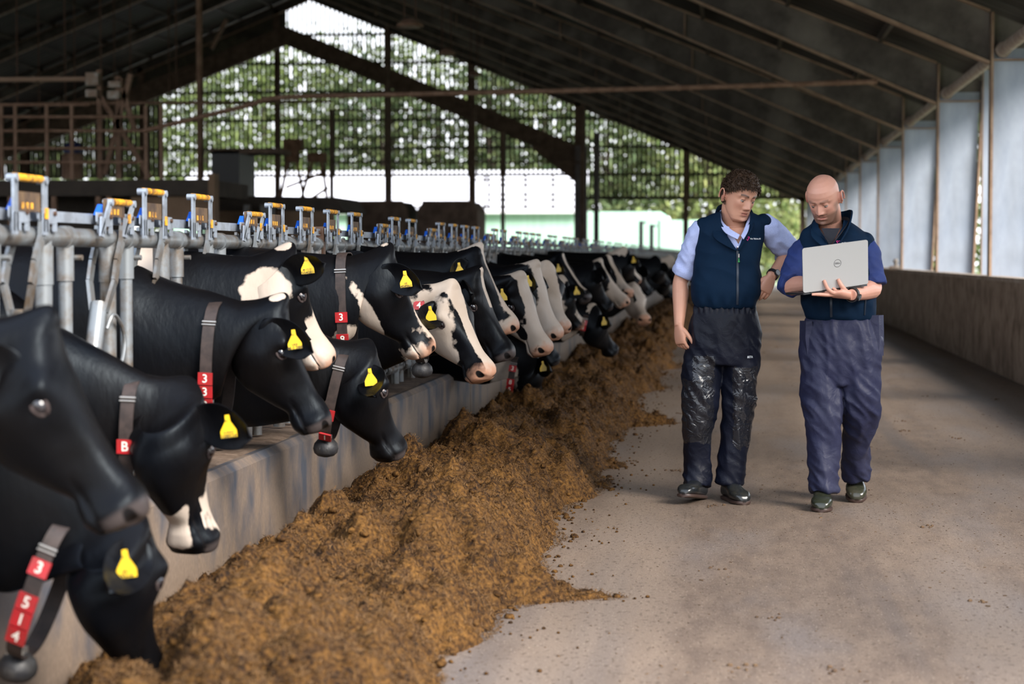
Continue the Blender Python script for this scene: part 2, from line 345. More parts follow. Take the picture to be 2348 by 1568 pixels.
def tree(x, y, h, r, mi, lab, n=2600, ls=0.42, zb=1.5):
    t = thing('tree', lab, 'tree', (x, y, 0), 'trees beyond the barn')
    g = MB(); g.tube([(x, y, 0), (x + .2, y, h * .4), (x, y + .3, h * .85)], [h * .022, h * .016, .05], 8)
    cl = []
    for i in range(34):
        a = random.uniform(0, 6.28); q = random.uniform(0.15, 1); zz = random.uniform(zb, h); e = math.sin(math.pi * min(1, max(.12, (zz - zb) / (h - zb)))) ** .6
        c = np.array((x + r * q * e * math.cos(a), y + r * q * e * math.sin(a), zz)); cl.append(c)
        if i % 2 == 0: g.tube([(x, y, max(.8, zz * .6)), c], [.06, .02], 5)
    g.build('trunk', M_bark, t)
    cl = np.array(cl); ci = rng.integers(0, len(cl), n); P = cl[ci] + rng.normal(0, r * .21, (n, 3))
    A = rng.normal(0, 1, (n, 3)); A /= np.linalg.norm(A, axis=1)[:, None]; B = np.cross(A, rng.normal(0, 1, (n, 3))); B /= np.linalg.norm(B, axis=1)[:, None]
    s = ls * rng.uniform(.5, 1.1, (n, 1)); C = np.cross(A, B)
    V = np.stack([P - A * s, P + B * s * .5 + C * s * .15, P + A * s, P - B * s * .5 + C * s * .15], 1).reshape(-1, 3)
    F = (np.arange(n)[:, None] * 4 + np.arange(4)).tolist()
    g = MB(); g.add(V, F); g.build('foliage', M_leaf[mi], t, smooth=False)
tl = [(330,9.8,4.5,0,'at far left behind the slats'), (470,11.3,4.5,1,'behind the slats left of the thick post'), (600,12.5,4.5,0,'directly behind the thick gable post'), (735,12.2,4.2,0,'under the right side of the roof ridge'),
        (870,12.4,4.6,1,'behind the middle gable post'), (1000,12.4,4.4,0,'above the two brown bins'), (1120,12.8,4.5,1,'behind the sloping inner beam'), (1250,12.2,4.5,0,'above the end frame column'),
        (1390,10.8,3.8,1,'behind the lower slats'), (1510,9.8,3.8,0,'left of the curly haired man above green wall'), (1620,9,3.6,2,'behind the curly haired man'), (1700,9,5,2,'bright green, seen between the two men'), (1790,8.0,3.6,2,'bright green, behind the near shoulders of the two men'),(160,10,4,1,'furthest left behind the raised platform')]
for i, (px, h, r, mi, d) in enumerate(tl):
    Y = (122, 130)[i % 2]; p = W(px, 500, Y); k = Y / 108
    tree(p.x, Y, h * k, r * k, mi, 'leafy tree ' + d, n=3300, ls=0.31, zb=2.5 if mi < 2 else .5)
for i, (x, y, h) in enumerate([(9, 42, 8), (10, 56, 9), (11, 72, 9), (9, 88, 8)]):
    tree(x, y, h, 2.6, 0, 'green tree outside the open side, %s past the columns' % words[i], n=1800, ls=.3, zb=.5)
# ---------------------------------------------------------------- feed barrier (headlock panels)
SP = 0.686; YB0 = 5.99; XR = -2.30; ZP = 1.426
def panel(lab):
    """eight feeding places, local start y = -0.9 place"""
    y0 = YB0 - 0.9 * SP
    t = thing('feed_barrier', lab, 'feed barrier', (XR, y0, 0), 'headlock barrier panels along the feed passage')
    L = 8 * SP
    g = MB(); g.tube([(XR, y0 + .03, ZP), (XR, y0 + L - .05, ZP)], 0.033, 16); g.tube([(XR, y0 + .03, ZP), (XR, y0 + .09, ZP)], 0.042, 16); g.build('top_rail', M_steel, t)
    g = MB(); g.box((XR + .01, y0 + L / 2, 1.494), (0.012, L - .1, 0.036)); g.build('locking_bar', M_steelc, t)
    g = MB(); g.tube([(XR, y0 + .03, .60), (XR, y0 + L - .05, .60)], 0.028, 12); g.build('bottom_rail', M_steel, t)
    g = MB(); g.box((XR, y0 + L - .03, 1.0), (0.07, 0.05, 1.05)); g.tube([(XR + .01, y0 + L - .10, 1.492), (XR + .01, y0 + L + .05, 1.492)], .012, 8); g.box((XR, y0 + L - .03, .52), (.16, .14, .02)); g.build('end_post', M_bolt, t)
    for i in range(8):
        y = YB0 + (i - 1 + 0) * SP if False else y0 + (0.9 + i - 0) * SP - SP * (0.9)
        y = y0 + i * SP          # place start: t = i - 0.9
        t0 = lambda f: y0 + (i + (f + 0.9) % 1.0) * SP
        yp, yc, ysw = t0(.64), t0(.96), t0(.31)
        g = MB(); g.tube([(XR, yp, .50), (XR, yp, ZP - .01)], 0.030, 14); g.tube([(XR, yp, ZP - .16), (XR, yp, ZP - .03)], 0.034, 14); g.build('post', M_steel, t)
        g = MB(); g.tube([(XR, yc, .50), (XR, yc, ZP - .01)], 0.024, 14); g.tube([(XR, yc, ZP - .15), (XR, yc, ZP - .02)], 0.030, 14); g.tube([(XR, yc - .028, ZP), (XR, yc + .028, ZP)], .040, 18)
        g.tube([(XR - .01, yc + .035, ZP - .07), (XR + .05, yc + .035, ZP - .07)], .010, 8)
        for zz in (.62, .70): g.tube([(XR + .045 * math.cos(a), yc, zz + .045 * math.sin(a)) for a in np.linspace(0, 6.28, 13)], .010, 6, cap=False)
        g.build('clamped_post', M_steel, t)
        # swing bar (open = leaning)
        op = i in (2, 5); tilt = 0.17 if op else 0.0; dy = tilt
        sw = MB(); sw.tube([(XR, ysw - .10 * (1 if op else 0), .66), (XR, ysw + dy * .72, 1.19)], 0.031, 14)
        sw.tube([(XR, ysw - .10 * (1 if op else 0), .60), (XR, ysw - .09 * (1 if op else 0), .68)], 0.040, 14)
        top = ysw + dy
        for sx in (-.047, .047):
            P = [(XR + sx * .5, ysw + dy * .72 + .0, 1.16), (XR + sx, top - .01, 1.27), (XR + sx, top + .02, 1.34), (XR + sx, top + .08, 1.42), (XR + sx, top + .09, 1.47)]
            for a, b in zip(P[:-1], P[1:]): sw.beam(a, b, 0.012, 0.045, up=(0, 1, 0.01))
        sb = sw.build('swing_bar', M_steel, t)
        # release loop of bent rod
        g = MB(); b0 = ysw + dy * .6
        g.tube(catmull([(XR + .035, b0, 1.10), (XR + .05, b0 + .03, 1.15), (XR + .05, b0 + .12, 1.11), (XR + .05, b0 + .16, 1.05), (XR + .05, b0 + .13, .98), (XR + .04, b0 + .08, .93)], 5), .007, 7)
        g.build('release_rod', M_steel, t)
        # U handle with grip and painted plate
        ya, yb = top + .09 - .27, top + .09; zt = 1.607 if not op else 1.555; lean = .10 if op else .0
        arms = []
        for q, yy in enumerate((ya, yb)):
            h = MB()
            for sg in (-.013, .013): h.beam((XR + .056, yy + sg, 1.44), (XR + .056, yy + sg + lean, zt), 0.008, 0.012, up=(0, 1, .01))
            h.beam((XR + .056, yy, 1.43), (XR + .056, yy + lean * .1, 1.50), 0.008, 0.040, up=(0, 1, .01))
            h.tube([(XR + .03, yy + lean, zt), (XR + .066, yy + lean, zt)], .013, 12)
            arms.append(h.build('handle_arm', M_steelc, t))
        hd = arms[0]
        g = MB(); g.tube([(XR + .048, ya + lean + .01, zt + .003), (XR + .048, yb + lean - .01, zt + .003)], .0125, 10); g.build('grip', M_yel, hd)
        g = MB(); g.box((XR + .045, (ya + yb) / 2 + lean * .4, 1.535), (.006, .235, .062)); pl = g.build('plate', M_plate, hd)
        g = MB(); r = random.Random(i)
        for zz in (0,):
            text_mb(g, 'DEI', ((XR + .049, (ya + yb) / 2 + lean * .4, 1.535), (0, 1, 0), (0, 0, 1), (1, 0, 0)), .05) if False else None
            for a in range(3): g.box((XR + .0495, (ya + yb) / 2 + lean * .4 - .045 + a * .04, 1.522), (.002, .018, .020))
        g.build('plate_lettering', M_yel, pl); g = MB()
        g.box((XR + .062, yb + lean * .35, 1.50), (.006, .022, .035)); g.build('yellow_mark', M_yel, arms[1])
        # brackets: two plates with bolts around each handle
        for q, (c0, c1) in enumerate(((ya - .02, ya + .16), (yb - .03, yb + .15))):
            g = MB(); g.cm = 0; g.prism([(XR + .040, c0, 1.517), (XR + .040, c1 - .012, 1.517), (XR + .040, c1, 1.503), (XR + .040, c1, 1.468), (XR + .040, c0 + .018, 1.468), (XR + .040, c0, 1.484)], (.005, 0, 0))
            for (e0, e1) in ((c0 + .018, c0 + .055), (c0 + .085, c0 + .105), (c1 - .035, c1)): g.box((XR + .0425, (e0 + e1) / 2, 1.456), (.005, e1 - e0, .026))
            for (bb, zz) in ((c0 + .025, 1.502), (c1 - .03, 1.502), (c0 + .026, 1.478)):
                g.tube([(XR + .044, bb, zz), (XR + .053, bb, zz)], .008, 8, m=1)
            g.build('bracket_plate', [M_steelc, M_bolt], t)
        g = MB(); yy = ya + .075
        for a in range(2): g.prism([(XR + .02, yy + a * .07 - .06, 1.508), (XR + .02, yy + a * .07, 1.508), (XR + .02, yy + a * .07, 1.545), (XR + .02, yy + a * .07 - .012, 1.547)], (.02, 0, 0))
        g.build('latch', M_blue, t)
    return t
p0 = panel('nearest galvanised headlock barrier panel, behind the black cows at left')
plab = ['second galvanised headlock panel, joined just left of the cow tagged 3852', 'third galvanised headlock panel, above the cow with black and white face', 'fourth galvanised headlock panel, above the row of white blazed faces', 'fifth headlock panel, where the rail meets the end frame column', 'sixth headlock panel, above the far white faced cows']
for k in range(1, 15):
    c = copy_tree(p0); c.location.y += 8 * SP * k; c['label'] = plab[k - 1] if k <= 5 else 'distant galvanised headlock panel running to the far end of the row'
# ---------------------------------------------------------------- silage heap (stuff)
def crest(y):   # width profile of the heap: right edge x, height
    e = -0.88 + .13 * noise.noise(Vector((y * .55, 3.1, 0))) + .10 * noise.noise(Vector((y * 1.9, 7.1, 0)))
    for (yc, a, s) in ((7.9, .42, .16), (11.9, .12, .8), (12.9, .08, .3), (16.3, .42, .35), (9.6, .12, .3), (20.5, .22, .5), (24.5, .30, .5)): e += a * math.exp(-((y - yc) / s) ** 2)
    e -= .10 * math.exp(-((y - 6.3) / .5) ** 2)
    return e
def heapz(x, y):
    e = crest(y); lft = -2.13
    u = (x - lft) / (e - lft)
    if u > 1 or u < -.02: return -0.03
    rag = noise.noise(Vector((x * 5, y * 5, 1.7)))
    tail = min(1, max(0, (-.86 + .05 - x) / .18)) * .75 + .25 if x > -1.05 else 1
    kf = .25 + .75 * min(1, max(0, u) / .34)
    h = kf * (0.06 + .20 * math.sin(math.pi * min(1, (u * .92 + .08)) ** 1.15) ** .8) * min(1, (1 - u) / .16 + .12)
    h *= (1 + .45 * noise.noise(Vector((x * 1.3, y * .8, 4)))) * tail
    h += kf * .26 * abs(noise.noise(Vector((x * 3.8, y * 3.0, 2)))) * (1 - u * .4) + .075 * abs(noise.noise(Vector((x * 11, y * 10, 9)))) + .035 * abs(noise.noise(Vector((x * 27, y * 24, 3)))) - .035 + .012 * noise.noise(Vector((x * 85, y * 75, 5)))
    if u > .93: h -= (u - .93) * .9
    h -= .20 * math.exp(-((x + 1.85) / .36) ** 2 - ((y - 5.25) / .62) ** 2)
    return h
M_sil = bpy.data.materials.new('silage'); M_sil.use_nodes = True
_n = M_sil.node_tree; _b = _n.nodes['Principled BSDF']; _b.inputs['Roughness'].default_value = .85; _b.inputs['Specular IOR Level'].default_value = .25
_t = _n.nodes.new('ShaderNodeTexCoord'); _a = _n.nodes.new('ShaderNodeTexNoise'); _a.inputs['Scale'].default_value = 55; _a.inputs['Detail'].default_value = 7
_c = _n.nodes.new('ShaderNodeTexNoise'); _c.inputs['Scale'].default_value = 5; _c.inputs['Detail'].default_value = 4
_m = _n.nodes.new('ShaderNodeMath'); _m.operation = 'MULTIPLY_ADD'; _m.inputs[1].default_value = .50
_r = _n.nodes.new('ShaderNodeValToRGB'); e = _r.color_ramp.elements; e[0].position = .52; e[0].color = (.008, .003, .0006, 1); e[1].position = .98; e[1].color = (.155, .072, .015, 1)
q = _r.color_ramp.elements.new(.68); q.color = (.043, .018, .003, 1)
_n.links.new(_t.outputs['Object'], _a.inputs[0]); _n.links.new(_t.outputs['Object'], _c.inputs[0])
_n.links.new(_c.outputs['Fac'], _m.inputs[0]); _n.links.new(_a.outputs['Fac'], _m.inputs[2]); _n.links.new(_m.outputs[0], _r.inputs[0]); _n.links.new(_r.outputs[0], _b.inputs['Base Color'])
_bp = _n.nodes.new('ShaderNodeBump'); _bp.inputs['Strength'].default_value = .9; _bp.inputs['Distance'].default_value = .012; _n.links.new(_a.outputs['Fac'], _bp.inputs['Height']); _n.links.new(_bp.outputs[0], _b.inputs['Normal'])
g = MB(); ys = []; y = 4.6
while y < 88: ys.append(y); y += max(.011, .0021 * y * (1 if y < 30 else 2.2))
xs = np.arange(-2.125, -.42, .0125); nx = len(xs)
V = [(x, y, heapz(x, y)) for y in ys for x in xs]
Z = np.array([v[2] for v in V]).reshape(len(ys), nx)
F = []
for i in range(len(ys) - 1):
    for j in range(nx - 1):
        if max(Z[i, j], Z[i + 1, j], Z[i, j + 1], Z[i + 1, j + 1]) > -.001: F.append((i * nx + j, i * nx + j + 1, (i + 1) * nx + j + 1, (i + 1) * nx + j))
g.add(V, F)
# clods and fibres
def clod(c, r, s):
    a = MB(); a.sphere(c, (r, r, r * .7), 6, 5); P = a.v[0]
    P = np.array([c + (p - c) * (1 + .5 * noise.noise(Vector(p) * 40)) for p in P]); return P, a.f
for i in range(1300):
    y = 5 + 24 * random.random() ** 1.5; x = -2.1 + (crest(y) + 2.16) * random.random() ** .8
    z = heapz(min(x, crest(y) - .02), y)
    if x > crest(y): z = 0
    P, Fc = clod(np.array((x, y, max(z, 0) + .003)), random.uniform(.006, .022), 1); g.add(P, Fc)
for i in range(420):
    y = 5.2 + 22 * random.random() ** 1.4; x = crest(y) + abs(random.gauss(0, .13)); P, Fc = clod(np.array((x, y, .004)), random.uniform(.002, .009) * (2.2 if random.random() < .06 else 1), 1); g.add(P, Fc)
n = 170000
yy = 5 + 17 * rng.random(n) ** 1.8; cre = np.interp(yy, np.arange(4, 30, .05), [crest(q) for q in np.arange(4, 30, .05)]); xx = -2.12 + (cre + 2.12) * rng.random(n)
iy = np.clip(np.searchsorted(ys, yy) , 1, len(ys) - 1); ix = np.clip(((xx + 2.125) / .0125).astype(int), 0, nx - 1); zz = np.maximum(Z[iy, ix], 0) + .001
al_ = rng.uniform(0, 6.28, n); el = rng.uniform(-.3, .6, n); L_ = rng.uniform(.008, .036, n); ww = rng.uniform(.0005, .0014, n) * (yy / 6) ** .5
D_ = np.stack([np.cos(al_) * np.cos(el), np.sin(al_) * np.cos(el), np.sin(el)], 1) * L_[:, None]; S_ = np.stack([-np.sin(al_), np.cos(al_), .3 + 0 * al_], 1) * ww[:, None]; P_ = np.stack([xx, yy, zz], 1); M_ = P_ + D_ * .55 + np.array((0, 0, .004))
VV = np.stack([P_ - S_, P_ + S_, M_ + S_, M_ - S_, P_ + D_], 1).reshape(-1, 3); k5 = np.arange(n)[:, None] * 5
g.add(VV, (k5 + np.array([0, 1, 2, 3])).tolist() + (k5 + np.array([3, 2, 4])).tolist(), m=1)
o = g.build('silage', [M_sil, mat('silage_fibre', (.080, .036, .008), .8, 0, col2=(.185, .095, .027), nscale=30, lo=.45, hi=.7)], smooth=True, angle=180); tag(o, 'long heap of brown silage feed along the foot of the kerb', 'silage', kind='stuff')
g = MB()
for i in range(4200):
    y = 5.8 + 26 * random.random() ** 1.6; x = random.uniform(-1.0, 2.9); 
    if noise.noise(Vector((x * 1.2, y * .35, 8))) < -.05 and random.random() < .7: continue
    r = random.uniform(.0014, .0042) * (1.8 if random.random() < .05 else 1)
    a = random.uniform(0, 6.28); g.box((x, y, r * .3), (r * 2.4, r * 1.0, r * .6), R=Matrix.Rotation(a, 3, 'Z'))
    if i % 60 == 0:
        for q in range(6): P, Fc = clod(np.array((x + random.gauss(0, .03), y + random.gauss(0, .04), .003)), random.uniform(.004, .011), 1); g.add(P, Fc)
o = g.build('feed_crumbs', mat('feed_crumbs', (.12, .07, .034), .9, col2=(.06, .034, .018), nscale=3), smooth=False); tag(o, 'scattered crumbs of feed lying over the concrete passage floor', 'crumbs', kind='stuff')
# ---------------------------------------------------------------- cows
def coat_material():
    m = bpy.data.materials.new('cow_coat'); m.use_nodes = True; nt = m.node_tree; b = nt.nodes['Principled BSDF']
    at = nt.nodes.new('ShaderNodeAttribute'); at.attribute_name = 'mk'; sp = nt.nodes.new('ShaderNodeSeparateColor'); nt.links.new(at.outputs['Color'], sp.inputs[0])
    t = nt.nodes.new('ShaderNodeTexCoord')
    def N(sc, d=3, st=(1,1,1)):
        mp = nt.nodes.new('ShaderNodeMapping'); mp.inputs['Scale'].default_value = st; nt.links.new(t.outputs['Object'], mp.inputs[0])
        n = nt.nodes.new('ShaderNodeTexNoise'); n.inputs['Scale'].default_value = sc; n.inputs['Detail'].default_value = d; nt.links.new(mp.outputs[0], n.inputs[0]); return n
    def edge(ch, amp, sc, lo, hi):
        n = N(sc, 6); a = nt.nodes.new('ShaderNodeMath'); a.operation = 'MULTIPLY_ADD'; a.inputs[1].default_value = amp
        nt.links.new(n.outputs['Fac'], a.inputs[0]); nt.links.new(sp.outputs[ch], a.inputs[2])
        r = nt.nodes.new('ShaderNodeMapRange'); r.inputs[1].default_value = lo + amp * .5; r.inputs[2].default_value = hi + amp * .5; nt.links.new(a.outputs[0], r.inputs[0]); return r.outputs[0]
    def mix(f, a, b_):
        x = nt.nodes.new('ShaderNodeMix'); x.data_type = 'RGBA'; nt.links.new(f, x.inputs[0])
        if isinstance(a, tuple): x.inputs[6].default_value = (*a, 1)
        else: nt.links.new(a, x.inputs[6])
        if isinstance(b_, tuple): x.inputs[7].default_value = (*b_, 1)
        else: nt.links.new(b_, x.inputs[7])
        return x.outputs[2]
    nz = N(3, 4); mr = nt.nodes.new('ShaderNodeMapRange'); mr.inputs[1].default_value = .35; mr.inputs[2].default_value = .7; nt.links.new(nz.outputs['Fac'], mr.inputs[0])
    black = mix(mr.outputs[0], (.0022, .0025, .0036), (.0045, .0036, .0034))
    white = mix(mr.outputs[0], (.46, .39, .33), (.36, .285, .22))
    c = mix(edge(0, .35, 22, .46, .52), black, white)
    c = mix(edge(1, 1.0, 22, .40, .95), c, (.40, .215, .14))
    a2 = nt.nodes.new('ShaderNodeAttribute'); a2.attribute_name = 'pad'; c = mix(a2.outputs['Fac'], c, (.050, .040, .038))
    c = mix(edge(2, .1, 30, .40, .60), c, (.006, .005, .005))
    nt.links.new(c, b.inputs['Base Color']); b.inputs['Roughness'].default_value = .40; b.inputs['Specular IOR Level'].default_value = .11; b.inputs['Specular Tint'].default_value = (.75, .88, 1, 1)
    b.inputs['Sheen Weight'].default_value = .0; b.inputs['Sheen Roughness'].default_value = .4; b.inputs['Sheen Tint'].default_value = (.6, .75, 1, 1)
    n = N(60, 4, (1, 1, .35)); n2 = N(13, 4, (1, 1, .5)); ad = nt.nodes.new('ShaderNodeMath'); ad.operation = 'MULTIPLY_ADD'; ad.inputs[1].default_value = .3; nt.links.new(n.outputs['Fac'], ad.inputs[0]); nt.links.new(n2.outputs['Fac'], ad.inputs[2])
    bp = nt.nodes.new('ShaderNodeBump'); bp.inputs['Strength'].default_value = .4; bp.inputs['Distance'].default_value = .010; nt.links.new(ad.outputs[0], bp.inputs['Height']); nt.links.new(bp.outputs[0], b.inputs['Normal'])
    return m
M_coat = coat_material()
M_eye = mat('cow_eye', (.006, .005, .008), .08, coat=.6, spec=.8); M_eyew = mat('eye_white', (.30, .26, .25), .25)
M_strap = mat('brown_collar_strap', (.018, .011, .009), .6, col2=(.035, .022, .018), nscale=30)
M_red = mat('red_number_tile', (.42, .012, .018), .38, col2=(.30, .02, .02), nscale=20); M_white = mat('white_digit', (.75, .70, .62), .5)
M_tag = mat('yellow_ear_tag', (.66, .42, .0), .35); M_ink = mat('tag_ink', (.06, .04, .01), .7)
M_bell = mat('grey_collar_weight', (.018, .018, .021), .5, col2=(.035, .033, .032), nscale=25, bump=(60, .5, .003)); M_buck = mat('buckle_steel', (.45, .43, .40), .35, .8)
M_pinkear = mat('ear_hair', (.035, .022, .02), .8)
HR = [  # top(u,v) bottom(u,v) halfwidth exponent egg
 (.00, -.014, .08, .225, .085, 2.2, .10), (.05, -.022, .145, .268, .102, 2.3, .18), (.11, -.008, .20, .275, .109, 2.4, .30), (.18, .002, .26, .258, .105, 2.4, .34),
 (.25, .010, .325, .218, .086, 2.3, .28), (.32, .013, .375, .184, .070, 2.3, .16), (.39, .012, .418, .155, .060, 2.4, .04), (.44, .002, .455, .160, .065, 2.6, -.05),
 (.485, -.002, .486, .160, .077, 2.9, -.02), (.518, .006, .508, .150, .075, 2.8, .0), (.540, .022, .524, .138, .066, 2.8, .0), (.548, .052, .532, .106, .036, 2.2, .0)]
def sgnp(a, p): return np.sign(a) * np.abs(a) ** p
def make_cow(lab, poll, nose, Y, sg=1, white=(), pink=0, ears=None, collar=None, tags=((1, ''),), L=.53, roll=0, eyew=False, wx=None, ns=48, hi=True, group='dairy cows feeding through the barrier', Yb=None, wz=1.40):
    P = np.array(W(*poll, Y)); best = None
    for dy in np.linspace(0, .45, 46):
        N = np.array(W(*nose, Y + sg * dy)); d = abs(np.linalg.norm(N - P) - L)
        if best is None or d < best[0] - 1e-4: best = (d, N)
    N = best[1]; h = (N - P); Ln = np.linalg.norm(h); h /= Ln; S = Ln / .535
    l = np.cross(h, (0, 0, 1.0)); l /= np.linalg.norm(l); v = np.cross(h, l)
    if roll: R = np.array(Matrix.Rotation(roll, 3, Vector(h))); l = R @ l; v = R @ v
    H = lambda u, vv, ll: P + S * (u * h + vv * v + ll * l)
    yb = Yb if Yb is not None else P[1] - .28 * h[1]
    xw = wx if wx is not None else min(P[0] - (.92 if P[2] > .9 else .78), -2.62)
    Tw = np.array((xw, yb, wz)); K = np.array((xw + .30, yb, .90)); lb = np.array((0, -1.0, 0)); th = H(.085, .205, 0)
    row = lambda T, B, w_, e, g, ll: [*T, *B, w_, e, g, *ll]
    rows = []
    for (dx, zt, zb_, w_) in ((-1.98, 1.36, 1.05, .13), (-1.85, 1.42, .85, .24), (-1.45, 1.42, .66, .30), (-.95, 1.39, .58, .36), (-.45, 1.38, .64, .33)):
        rows.append(row((xw + dx, yb, zt - 1.4 + wz), (xw + dx + .03, yb, zb_), w_, 2.2, -.05, lb))
    rows.append(row(Tw, (xw + .20, yb, .64), .265, 2.1, -.05, lb))
    lerp = lambda a, b, t: a + (b - a) * t
    droop = .05 if P[2] > .9 else .02
    sag = np.array((0, 0, .03))
    nd = P - Tw; nd[1] = 0; nd /= np.linalg.norm(nd); npd = np.array((nd[2], 0, -nd[0]))
    T1, T2, T3 = lerp(Tw, P, .30) + sag * .6, lerp(Tw, P, .58) - sag * .5, lerp(Tw, P, .84) - sag * 1.0
    rows.append(row(T1, T1 + npd * .64 + nd * .10, .225, 2.1, .0, lerp(lb, l, .2)))
    rows.append(row(T2, T2 + npd * .56 + nd * .06, .180, 2.1, .0, lerp(lb, l, .5)))
    rows.append(row(T3, lerp(T3 + npd * .46, th, .25), .138, 2.15, .05, lerp(lb, l, .85)))
    for (tu, tv, bu, bv, w_, e, g) in HR: rows.append(row(H(tu, tv, 0), H(bu, bv, 0), w_ * S, e, g, l))
    nh = 12
    body = catmull(rows[:9], 7)[:-1]; head = catmull(rows[8:], nh); 
    allr = np.concatenate([body, head]); a = np.arange(ns) * 2 * math.pi / ns; V = []
    ca, sa = np.cos(a), np.sin(a)
    for r in allr:
        T, B, w_, e, g, ll = r[:3], r[3:6], r[6], r[7], r[8], r[9:12] / np.linalg.norm(r[9:12])
        c = (T + B) / 2; hv = (T - B) / 2; X = sgnp(ca, 2 / e) * w_; Z = sgnp(sa, 2 / e)
        X = X * (1 - g * np.clip(-Z, -1, 1) * .9)
        V.append(c + X[:, None] * ll + Z[:, None] * hv)
    V = np.array(V); nr = len(V)
    # shape details in head space
    P3 = V.reshape(-1, 3); D = (P3 - P) / S; u, vv, ll = D @ h, D @ v, D @ l; al = np.abs(ll)
    G = lambda cu, cv, cl, r, amp: amp * np.exp(-(((u - cu) ** 2 + (vv - cv) ** 2 + (al - cl) ** 2) / r ** 2))
    dn = np.zeros(len(P3)); onhead = (u > -.08) & (vv < .30)
    dl = G(.172, .062, .10, .040, .014) - G(.188, .076, .105, .022, .012) + G(.14, .040, .10, .03, .010)
    dl += G(.16, .17, .085, .06, .010) - G(.33, .08, .06, .05, .006) + G(.50, .075, .06, .035, .008) - G(.27, .075, .075, .035, .006)
    nost = np.exp(-(((u - .522) / .030) ** 2 + ((vv - .044) / .019) ** 2 + ((al - .052) / .024) ** 2))
    mouth = np.exp(-((vv - .118 - (.50 - u) * .05) / .007) ** 2) * (u > .36) * (u < .56) * np.clip((u - .36) / .05, 0, 1)
    dl *= 1.8
    P3 = P3 + (np.sign(ll) * dl * S)[:, None] * l - (nost * .020 * S)[:, None] * h - (np.sign(ll) * mouth * .012 * S)[:, None] * l
    # forehead crest and poll tuft
    cre = np.exp(-(((u + .005) / .045) ** 2 + (vv / .05) ** 2 + (ll / .05) ** 2)) * onhead
    P3 = P3 - (cre * .038 * S)[:, None] * v - (cre * .012)[:, None] * h
    # neck and body folds
    if hi:
        amp = np.clip((.02 - u) / .25, 0, 1)
        for i in np.nonzero(amp > .05)[0]:
            q = P3[i]; f = noise.noise(Vector((q[0] * 9, q[1] * 3, q[2] * 3.0))) * .010 + noise.noise(Vector((q[0] * 3, q[1] * 3, q[2] * 3))) * .02
            c = allr[i // ns]; cc = (c[:3] + c[3:6]) / 2; d = q - cc; P3[i] = q + d / (np.linalg.norm(d) + 1e-6) * f * amp[i]
    g = MB(); g.rings(list(P3.reshape(nr, ns, 3)))
    # markings
    nv = len(P3); mk = np.zeros((nv, 3))
    D = (P3 - P) / S; u, vv, ll = D @ h, D @ v, D @ l; rel = (P3 - P) / 1.0
    wf = np.zeros(nv)
    for it in white:
        k = it[0]
        if k == 'blaze':   # (w at top, w mid, w at nose, u0, u1)
            wd = np.interp(u, [0, .2, .35, .54], [it[1], it[2], it[3], it[3] * 1.2]); f = 1 - .5 * np.abs(ll - (it[6] if len(it) > 6 else 0)) / wd
            f = np.where((u > it[4]) & (u < it[5]) & (vv < .10), f, 0); wf = np.maximum(wf, np.clip(f, 0, 1))
        elif k in 'hk':    # ellipsoid in head space; 'k' paints black
            d = np.sqrt(((u - it[1]) / it[4]) ** 2 + ((vv - it[2]) / it[5]) ** 2 + ((ll - it[3]) / it[6]) ** 2); f = np.clip(1 - .5 * d, 0, 1)
            wf = np.maximum(wf, f) if k == 'h' else np.minimum(wf, 1 - f)
        elif k in 'nm':    # ellipsoid around poll in barn axes (dx, dz, rx, rz)
            d = np.sqrt(((rel[:, 0] - it[1]) / it[3]) ** 2 + ((rel[:, 2] - it[2]) / it[4]) ** 2); f = np.clip(1 - .5 * d, 0, 1)
            wf = np.maximum(wf, f) if k == 'n' else np.minimum(wf, 1 - f)
    mk[:, 0] = wf
    if pink: mk[:, 1] = np.clip((u - .43) / .10, 0, 1) * np.clip(1.25 - np.abs(vv - .05) * 5, 0, 1)
    mk[:, 2] = np.clip(nost[:nv] * 1.3 + mouth * .7, 0, 1)
    # legs
    if wz > 1.2:
        for (dx, sy) in ((.02, -.17), (.02, .17), (-1.72, -.17), (-1.72, .17)):
            if dx > -1: pts = [(xw + dx, yb + sy, .95), (xw + dx + .04, yb + sy, .72), (xw + dx + .02, yb + sy * .9, .42), (xw + dx + .02, yb + sy * .9, .12), (xw + dx + .05, yb + sy * .9, 0)]; rr = [.12, .085, .05, .036, .06]
            else: pts = [(xw + dx, yb + sy, 1.05), (xw + dx + .08, yb + sy, .75), (xw + dx - .10, yb + sy * .9, .48), (xw + dx - .03, yb + sy * .9, .14), (xw + dx + .02, yb + sy * .9, 0)]; rr = [.17, .11, .055, .04, .06]
            g.tube(catmull(np.c_[np.array(pts), rr], 4)[:, :3], catmull(np.c_[np.array(pts), rr], 4)[:, 3], 10, up=(1, 0, 0))
    # ears
    E = ears or ((.80, -.50, -.15), (-.35, .75, .35)); etip = []
